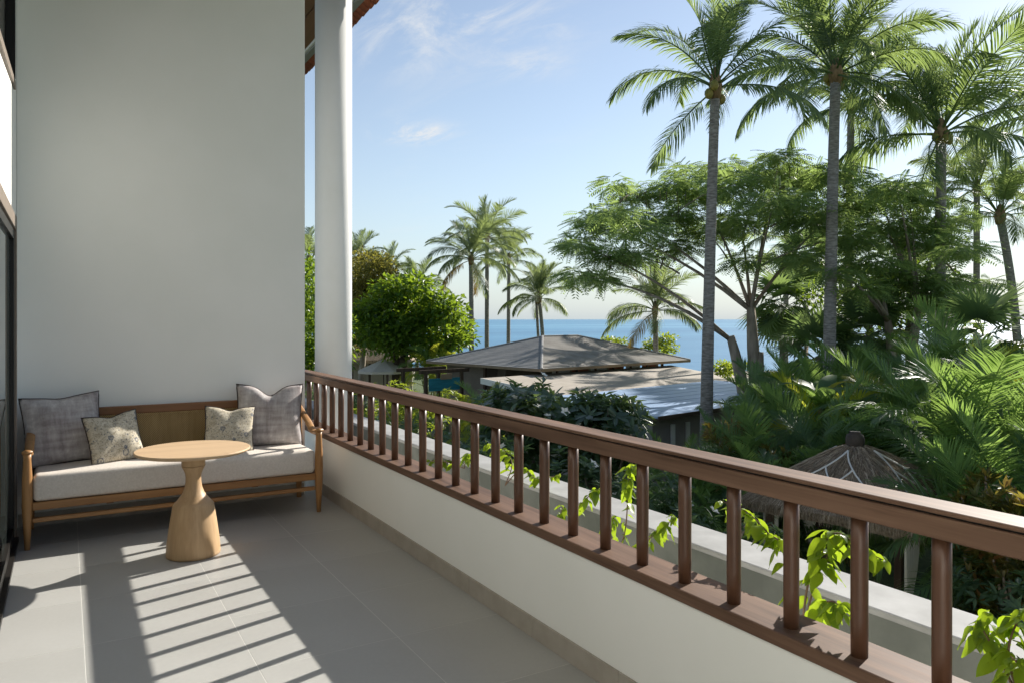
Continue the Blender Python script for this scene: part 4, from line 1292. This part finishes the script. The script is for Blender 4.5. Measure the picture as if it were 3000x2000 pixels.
# ---------------------------------------------------------------- shrubs with rosettes of leaves
def shrub(name, label, px, d, top_py, width, mat, seed, L, W, nros, per, cat='shrub', group=None, flowers=0, upr=.35, depth=1.0, bark='bark', droop=.12, lobes=6, zlow=.25, lobz=(.45, .8), singles=0):
    rg = random.Random(seed); r = np.random.default_rng(seed)
    b = ground_at(px, d); root = empty(name, b, label, cat, group)
    H = spot(px, top_py, d).z - GZ
    hw = width / 2
    lob = [(rg.uniform(-.6, .6) * hw, rg.uniform(-.6, .6) * hw * depth, rg.uniform(*lobz) * H, rg.uniform(.35, .55)) for _ in range(lobes)]
    C, D, Nn, RN, tips = [], [], [], [], []
    for k in range(nros):
        (lx, ly, lz, lr_) = lob[k % lobes]
        v = np.array([rg.gauss(0, 1), rg.gauss(0, 1), rg.gauss(.35, .8)]); v /= np.linalg.norm(v)
        rad = rg.uniform(.7, 1.0)
        p = np.array([lx + v[0] * hw * lr_ * 1.5 * rad, ly + v[1] * hw * depth * lr_ * 1.5 * rad, lz + v[2] * H * lr_ * .62 * rad])
        p[2] = min(max(p[2], H * zlow * rg.random()), H * rg.uniform(.9, 1.0))
        ax = norm(np.array([v[0], v[1], abs(v[2]) + .6]))
        tips.append(p)
        tn = rg.uniform(-.15, .15)
        e1 = norm(np.cross(ax, np.array([.3, .8, .1]))); e2 = np.cross(ax, e1)
        for i in range(per):
            a = i * 2.39996 + rg.uniform(-.3, .3); el = upr + rg.uniform(-.25, .35)
            dd = (e1 * math.cos(a) + e2 * math.sin(a)) * math.cos(el) + ax * math.sin(el)
            C.append(p - ax * rg.uniform(0, L * .6)); D.append(dd); Nn.append(ax + np.array([0, 0, .4])); RN.append(min(1, max(0, rg.gauss(.5, .22) + tn)))
    C, D, Nn, RN = map(np.array, (C, D, Nn, RN)); n = len(C)
    if singles:                # the leaves nearest the viewer, each by itself
        wd = C + np.array(b); order = np.argsort(np.linalg.norm(wd - np.array([0, 0, EYE]), axis=1) - .25 * wd[:, 2])
        for i in order[:singles]:
            dv = Vector(D[i]).normalized(); sv = dv.cross(Vector(Nn[i])).normalized(); uv = sv.cross(dv)
            o = bpy.data.objects.new('leaf', big_leaf_me); col.objects.link(o); o.parent = root
            k = L * rg.uniform(.7, 1.15); w = W * rg.uniform(.8, 1.2)
            o.matrix_local = Matrix(((dv.x * k, sv.x * w, uv.x * k, C[i][0]), (dv.y * k, sv.y * w, uv.y * k, C[i][1]), (dv.z * k, sv.z * w, uv.z * k, C[i][2]), (0, 0, 0, 1)))
        keep = order[singles:]; C, D, Nn, RN = C[keep], D[keep], Nn[keep], RN[keep]; n = len(C)
    cr = link('crown', leaf_cloud('crown', C, D, Nn, L * r.uniform(.65, 1.15, n), W * r.uniform(.75, 1.15, n), RN, .3, droop), M[mat], root); tag(cr, kind='stuff')
    for k in range(min(14, nros // 8 + 3)):
        t = tips[(k * 7) % len(tips)]
        MB().tube(bez((rg.uniform(-.1, .1), rg.uniform(-.1, .1), 0), (t[0] * .3, t[1] * .3, t[2] * .6), t, 6), [.035, .03, .026, .022, .018, .012], 6).build('branch', M[bark], root, True)
    for k in range(flowers):
        t = tips[rg.randrange(len(tips))]
        fm = flower_me
        f = link('flower', fm, None, root, loc=(t[0], t[1], t[2] + L * .45))
        f.rotation_euler = (rg.uniform(-.8, .8), rg.uniform(-.8, .8), rg.uniform(0, 6)); s = rg.uniform(1.1, 1.8); f.scale = (s, s, s)
    return root


bl_v, bl_f = [], []
for i in range(6):
    t = i / 5; w = max(.03, .5 * math.sin(math.pi * t ** 1.15) ** .8) if 0 < t < 1 else .03
    for sd in (-1, 0, 1): bl_v.append((t, sd * w, -.13 * t * t + abs(sd) * .05 * w))
for i in range(5):
    for j in (0, 1): bl_f.append((i * 3 + j, (i + 1) * 3 + j, (i + 1) * 3 + j + 1, i * 3 + j + 1))
big_leaf_me = MB().add(bl_v, bl_f).mesh('leaf', True); big_leaf_me.materials.append(M['frangi_leaf'])
fv, ff = [], []
for k in range(5):
    a = k * 2 * math.pi / 5
    c_, s_ = math.cos(a), math.sin(a)
    bse = len(fv)
    for (x, y, z) in ((0, 0, 0), (.028, -.018, .022), (.052, 0, .024), (.028, .018, .022)):
        fv.append((x * c_ - y * s_, x * s_ + y * c_, z))
    ff.append((bse, bse + 1, bse + 2, bse + 3))
flower_me = MB().add(fv, ff).mesh('flower'); flower_me.materials.append(M['flower'])

shrub('frangipani_tree', 'dark glossy frangipani in front of the tan lean-to roof, left one', 1550, 14.0, 1125, 2.3, 'frangi_leaf', 71, .27, .085, 230, 12, 'tree', 'frangipani trees', 16, bark='bark', lobes=8, lobz=(.62, .86), singles=280)
shrub('frangipani_tree', 'dark glossy frangipani in front of the blue metal roof, right one', 1755, 13.0, 1150, 2.1, 'frangi_leaf', 72, .26, .082, 230, 12, 'tree', 'frangipani trees', 18, bark='bark', lobes=8, lobz=(.60, .86), singles=280)
for i, (px, d, tp, w, lab) in enumerate(((1120, 15, 1225, 2.2, 'dark leafy shrub behind the far end of the railing'), (1270, 12.5, 1215, 2.0, 'dark leafy shrub under the yellow feathery palm'), (1420, 11, 1230, 2.0, 'dark flowering shrub left of the frangipani trunks'),
                                         (1580, 10.5, 1290, 2.0, 'dark flowering shrub seen through the middle balusters'), (1740, 10.0, 1340, 1.9, 'dark flowering shrub below the right frangipani'), (1900, 10.5, 1360, 1.9, 'dark shrub left of the nearest palm foot'),
                                         (2060, 9.5, 1480, 1.9, 'low dark shrub before the nearest palm foot'))):
    shrub('garden_shrub', lab, px, d, tp, w, 'dark_leaf', 80 + i, .17, .06, 170, 11, 'shrub', 'dark shrubs behind the planter ledge', (9 if i in (2, 3, 4) else 4), lobes=7, zlow=.1)
for i, (px, d, tp, w, lab) in enumerate(((1110, 23, 1118, 2.6, 'lime green variegated shrub above the railing, leftmost'), (1200, 22, 1130, 2.2, 'lime green variegated shrub above the railing, second from the left'), (1330, 26, 1130, 1.6, 'lime green shrub under the timber pergola'))):
    shrub('lime_shrub', lab, px, d, tp, w, 'lime_leaf', 95 + i, .22, .06, 130, 10, 'shrub', 'lime shrubs', 0, lobes=6)
for i, (px, d, tp, w, lab) in enumerate(((2150, 14.0, 1215, 1.2, 'croton shrub with yellow and red leaves right of the nearest palm trunk'), (2225, 13.0, 1300, .9, 'small reddish croton shrub left of the gazebo roof'), (2895, 8.7, 1370, 1.0, 'croton shrub with yellow leaves right of the gazebo roof'), (2985, 8.3, 1430, .9, 'croton shrub cut by the right edge'), (2040, 15.5, 1350, .7, 'small pale croton before the grey house wall'))):
    shrub('croton_shrub', lab, px, d, tp, w, 'croton_leaf', 110 + i, .19, .055, 120, 11, 'shrub', 'croton shrubs', 0, upr=.7)
for i, (px, d, tp, w, lab) in enumerate(((2960, 8.9, 1560, 1.4, 'dark low shrub right of the gazebo posts'), (2990, 8.0, 1600, 1.5, 'dark low shrub in the lower right garden corner'), (2420, 13.0, 1420, 1.8, 'dark shrub in the shade behind the gazebo'), (2250, 11.8, 1480, 1.4, 'dark low shrub left of the gazebo'), (1010, 18, 1120, 2.6, 'leafy shrub behind the white column'), (930, 22, 1090, 3.0, 'leafy shrub low in the gap between wall and column'))):
    shrub('garden_shrub', lab, px, d, tp, w, 'dark_leaf', 130 + i, .16, .05, 170, 10, 'shrub', 'dark shrubs deeper in the garden', 0, lobes=7, zlow=.05)

# big yellow leaf of a banana plant
bn = empty('banana_plant', ground_at(2405, 14.6), 'banana plant with one bright yellow upright leaf above the gazebo', 'plant')
def banana(L, W, a0, a1, az, z0, mat):
    n = 12; vs = []; fs = []; p = Vector((0, 0, z0))
    for i in range(n + 1):
        t = i / n; a = R(a0 + (a1 - a0) * t)
        w = W * math.sin(math.pi * min(1, .06 + .94 * t) ** .8) * .5 + .01
        q = p.copy()
        for s, dz in ((-1, .12), (0, 0), (1, .12)):
            vs.append((q.x, q.y + s * w, q.z + dz * w * 1.5))
        p = p + Vector((math.cos(a), 0, math.sin(a))) * (L / n)
    for i in range(n):
        for j in (0, 1): fs.append((i * 3 + j, i * 3 + j + 1, i * 3 + j + 4, i * 3 + j + 3))
    o = MB().add(vs, fs).build('blade', mat, bn, True)
    o.rotation_euler = (0, 0, az); return o
hb = spot(2405, 1190, 14.6).z - GZ
MB().tube([(0, 0, 0), (0, 0, hb)], [.1, .06], 8).build('stem', M['stem'], bn, True)
banana(1.15, .15, 82, -38, -YAW + R(12), hb - .05, M['banana_leaf'])
for k in range(5): banana(1.3, .34, 70, -10 - k * 8, R(20 + 72 * k), hb - .1, M['areca_leaf'])

# ---------------------------------------------------------------- far left: pool hut, parasol, loungers
ht = empty('thatched_hut', ground_at(1095, 48), 'low thatched hut with open front far behind the trees at left', 'hut', rz=-YAW)
MB().add([(-2.6, -1.6, 2.1), (2.6, -1.6, 2.1), (2.6, 1.6, 2.1), (-2.6, 1.6, 2.1), (-1.6, 0, 3.1), (1.6, 0, 3.1), (-2.6, -1.6, 1.9), (2.6, -1.6, 1.9), (2.6, 1.6, 1.9), (-2.6, 1.6, 1.9)],
         [(0, 1, 5, 4), (1, 2, 5), (2, 3, 4, 5), (3, 0, 4), (0, 6, 7, 1), (1, 7, 8, 2), (2, 8, 9, 3), (3, 9, 6, 0), (6, 9, 8, 7)]).build('thatch_roof', M['thatch'], ht)
for x in (-2.2, -1.1, 0, 1.1, 2.2):
    MB().box(x - .07, x + .07, -1.4, -1.26, 0, 1.9).build('post', M['dark_wood'], ht)
MB().box(-2.3, 2.3, 1.2, 1.3, 0, 1.89).build('back_wall', M['sand'], ht)
par = empty('garden_parasol', ground_at(1124, 38), 'cream garden parasol over the loungers at left', 'parasol')
MB().lathe([(.03, 0), (.03, 2.5)], 8).build('pole', M['dark_wood'], par)
for k in range(8):
    a, b_ = 2 * math.pi * k / 8, 2 * math.pi * (k + 1) / 8
    MB().add([(0, 0, 2.62), (1.35 * math.cos(a), 1.35 * math.sin(a), 2.05), (1.35 * math.cos(b_), 1.35 * math.sin(b_), 2.05), (1.35 * math.cos(a), 1.35 * math.sin(a), 1.93), (1.35 * math.cos(b_), 1.35 * math.sin(b_), 1.93)], [(0, 1, 2), (1, 3, 4, 2)]).build('canopy_panel', M['canvas'], par)
for i, (px, dd, lab) in enumerate(((1075, 35, 'pale lounger left under the garden parasol'), (1100, 35.5, 'pale lounger right under the garden parasol'))):
    lg = empty('garden_lounger', ground_at(px, dd), lab, 'lounger', 'loungers by the hut', rz=-YAW)
    MB().box(-.3, .3, -.9, .4, .28, .38).build('seat', M['canvas'], lg)
    MB().hexa([(-.3, .4, .28), (.3, .4, .28), (.3, .5, .30), (-.3, .5, .30), (-.3, .8, .85), (.3, .8, .85), (.3, .9, .82), (-.3, .9, .82)]).build('backrest', M['canvas'], lg)
    for sx in (-.25, .25):
        for yy in (-.8, .3): MB().box(sx - .03, sx + .03, yy - .03, yy + .03, 0, .279).build('leg', M['dark_wood'], lg)

# paved path through the garden
pth = strip('garden_path', M['paving'], 6.2, 8.0, GZ + .004, GZ + .004, 14)

# ================================================================== VINES IN THE PLANTER
def vine_leaf_mesh(seed):
    r = random.Random(seed)
    n = 7; vs = []; fs = []
    for i in range(n + 1):
        t = i / n
        w = .5 * math.sin(math.pi * t ** .78) ** .85 * .52 if 0 < t < 1 else .004
        z = -.30 * t * t + .03 * math.sin(t * 7)
        for s in (-1, 0, 1):
            vs.append((t, s * w, z + abs(s) * w * .32 + .02 * math.sin(9 * t + s * 2)))
    for i in range(n):
        for j in (0, 1): fs.append((i * 3 + j, (i + 1) * 3 + j, (i + 1) * 3 + j + 1, i * 3 + j + 1))
    me = MB().add(vs, fs).mesh('leaf', True); me.materials.append(M['vine_leaf'])
    return me


VL = [vine_leaf_mesh(i) for i in range(3)]


def vine(label, stems, seed, leaf_l=.075, group='vines in the planter'):
    """stems: lists of points (photo x, y, distance out from the wall)"""
    rg = random.Random(seed)
    def onx(px, py, X):
        k = (px - PCX) / FPX; d = X / (k * CT + ST)
        return spot(px, py, d)
    first = onx(*stems[0][0])
    root = empty('planter_vine', (first.x, first.y, -.1), label, 'plant', group)
    for st in stems:
        P = [onx(*p) - root.location for p in st]
        # smooth through the points
        pts = []
        for i in range(len(P) - 1):
            p0, p1, p2, p3 = P[max(i - 1, 0)], P[i], P[i + 1], P[min(i + 2, len(P) - 1)]
            for s in range(6):
                t = s / 6
                pts.append(.5 * ((2 * p1) + (-p0 + p2) * t + (2 * p0 - 5 * p1 + 4 * p2 - p3) * t * t + (-p0 + 3 * p1 - 3 * p2 + p3) * t ** 3))
        pts.append(P[-1])
        m = len(pts)
        MB().tube(pts, [.0042 - .0028 * i / m for i in range(m)], 6).build('stem', M['twig'], root, True)
        k = 0
        for i in range(3, m):
            cnt = 1 if i < m * .45 else 2
            if i < m * .2: continue
            for c in range(cnt):
                k += 1
                a = k * 2.4 + rg.uniform(-.5, .5)
                L = leaf_l * rg.uniform(.6, 1.25) * (1 if i < m - 4 else .7)
                o = bpy.data.objects.new('leaf', VL[k % 3]); col.objects.link(o); o.parent = root
                pos = Vector(pts[i]) + Vector((rg.uniform(-1, 1), rg.uniform(-1, 1), rg.uniform(-.6, .6))) * .014
                o.location = pos
                o.rotation_euler = Euler((rg.uniform(-.7, .7), rg.uniform(.0, .9), a))
                o.scale = (L, L * rg.uniform(.85, 1.1), L)
    return root


vine('bright vine sprawling behind the second to fourth balusters from the right edge', [
    [(2345, 1900, 2.15), (2320, 1760, 2.15), (2290, 1600, 2.16), (2250, 1560, 2.18), (2190, 1500, 2.2), (2110, 1465, 2.22)],
    [(2345, 1900, 2.15), (2365, 1720, 2.12), (2410, 1600, 2.10), (2455, 1560, 2.08), (2530, 1610, 2.06), (2590, 1640, 2.05)],
    [(2345, 1900, 2.15), (2390, 1690, 2.14), (2420, 1640, 2.12), (2430, 1570, 2.12)],
    [(2345, 1900, 2.15), (2390, 1790, 2.08), (2440, 1760, 2.05), (2480, 1800, 2.04)]], 1)
vine('bright vine in the lower right corner outside the railing', [
    [(2990, 2060, 2.1), (2930, 1930, 2.12), (2880, 1840, 2.14), (2890, 1790, 2.16)],
    [(2990, 2060, 2.1), (2955, 1920, 2.12), (2975, 1830, 2.14), (3010, 1790, 2.14)],
    [(2990, 2060, 2.1), (2990, 1960, 2.08), (2960, 1920, 2.06)]], 2)
vine('bright vine rising between middle balusters before the dark shrubs', [
    [(1880, 1640, 2.3), (1900, 1580, 2.3), (1950, 1540, 2.32), (1975, 1510, 2.34)],
    [(1800, 1640, 2.3), (1830, 1560, 2.3), (1840, 1450, 2.34), (1845, 1380, 2.36), (1865, 1360, 2.38)],
    [(1800, 1640, 2.3), (1790, 1560, 2.3), (1800, 1510, 2.28)]], 3, .07)
vine('small vine hanging over the ledge left of the middle balusters', [
    [(1660, 1560, 2.4), (1700, 1480, 2.42), (1740, 1440, 2.46), (1760, 1430, 2.5)],
    [(1650, 1560, 2.4), (1640, 1520, 2.4), (1650, 1480, 2.4)]], 4, .07)
vine('vine with young leaves creeping along the ledge near the white flowers', [
    [(1480, 1420, 2.5), (1500, 1360, 2.52), (1480, 1320, 2.55), (1430, 1300, 2.58)],
    [(1480, 1420, 2.5), (1530, 1370, 2.52), (1570, 1400, 2.54), (1640, 1390, 2.56)]], 5, .08)
vine('small vine tuft on the ledge behind the far balusters', [
    [(1360, 1370, 2.5), (1370, 1330, 2.52), (1390, 1340, 2.5)],
    [(1360, 1370, 2.5), (1300, 1350, 2.5), (1260, 1350, 2.52)]], 6, .08)
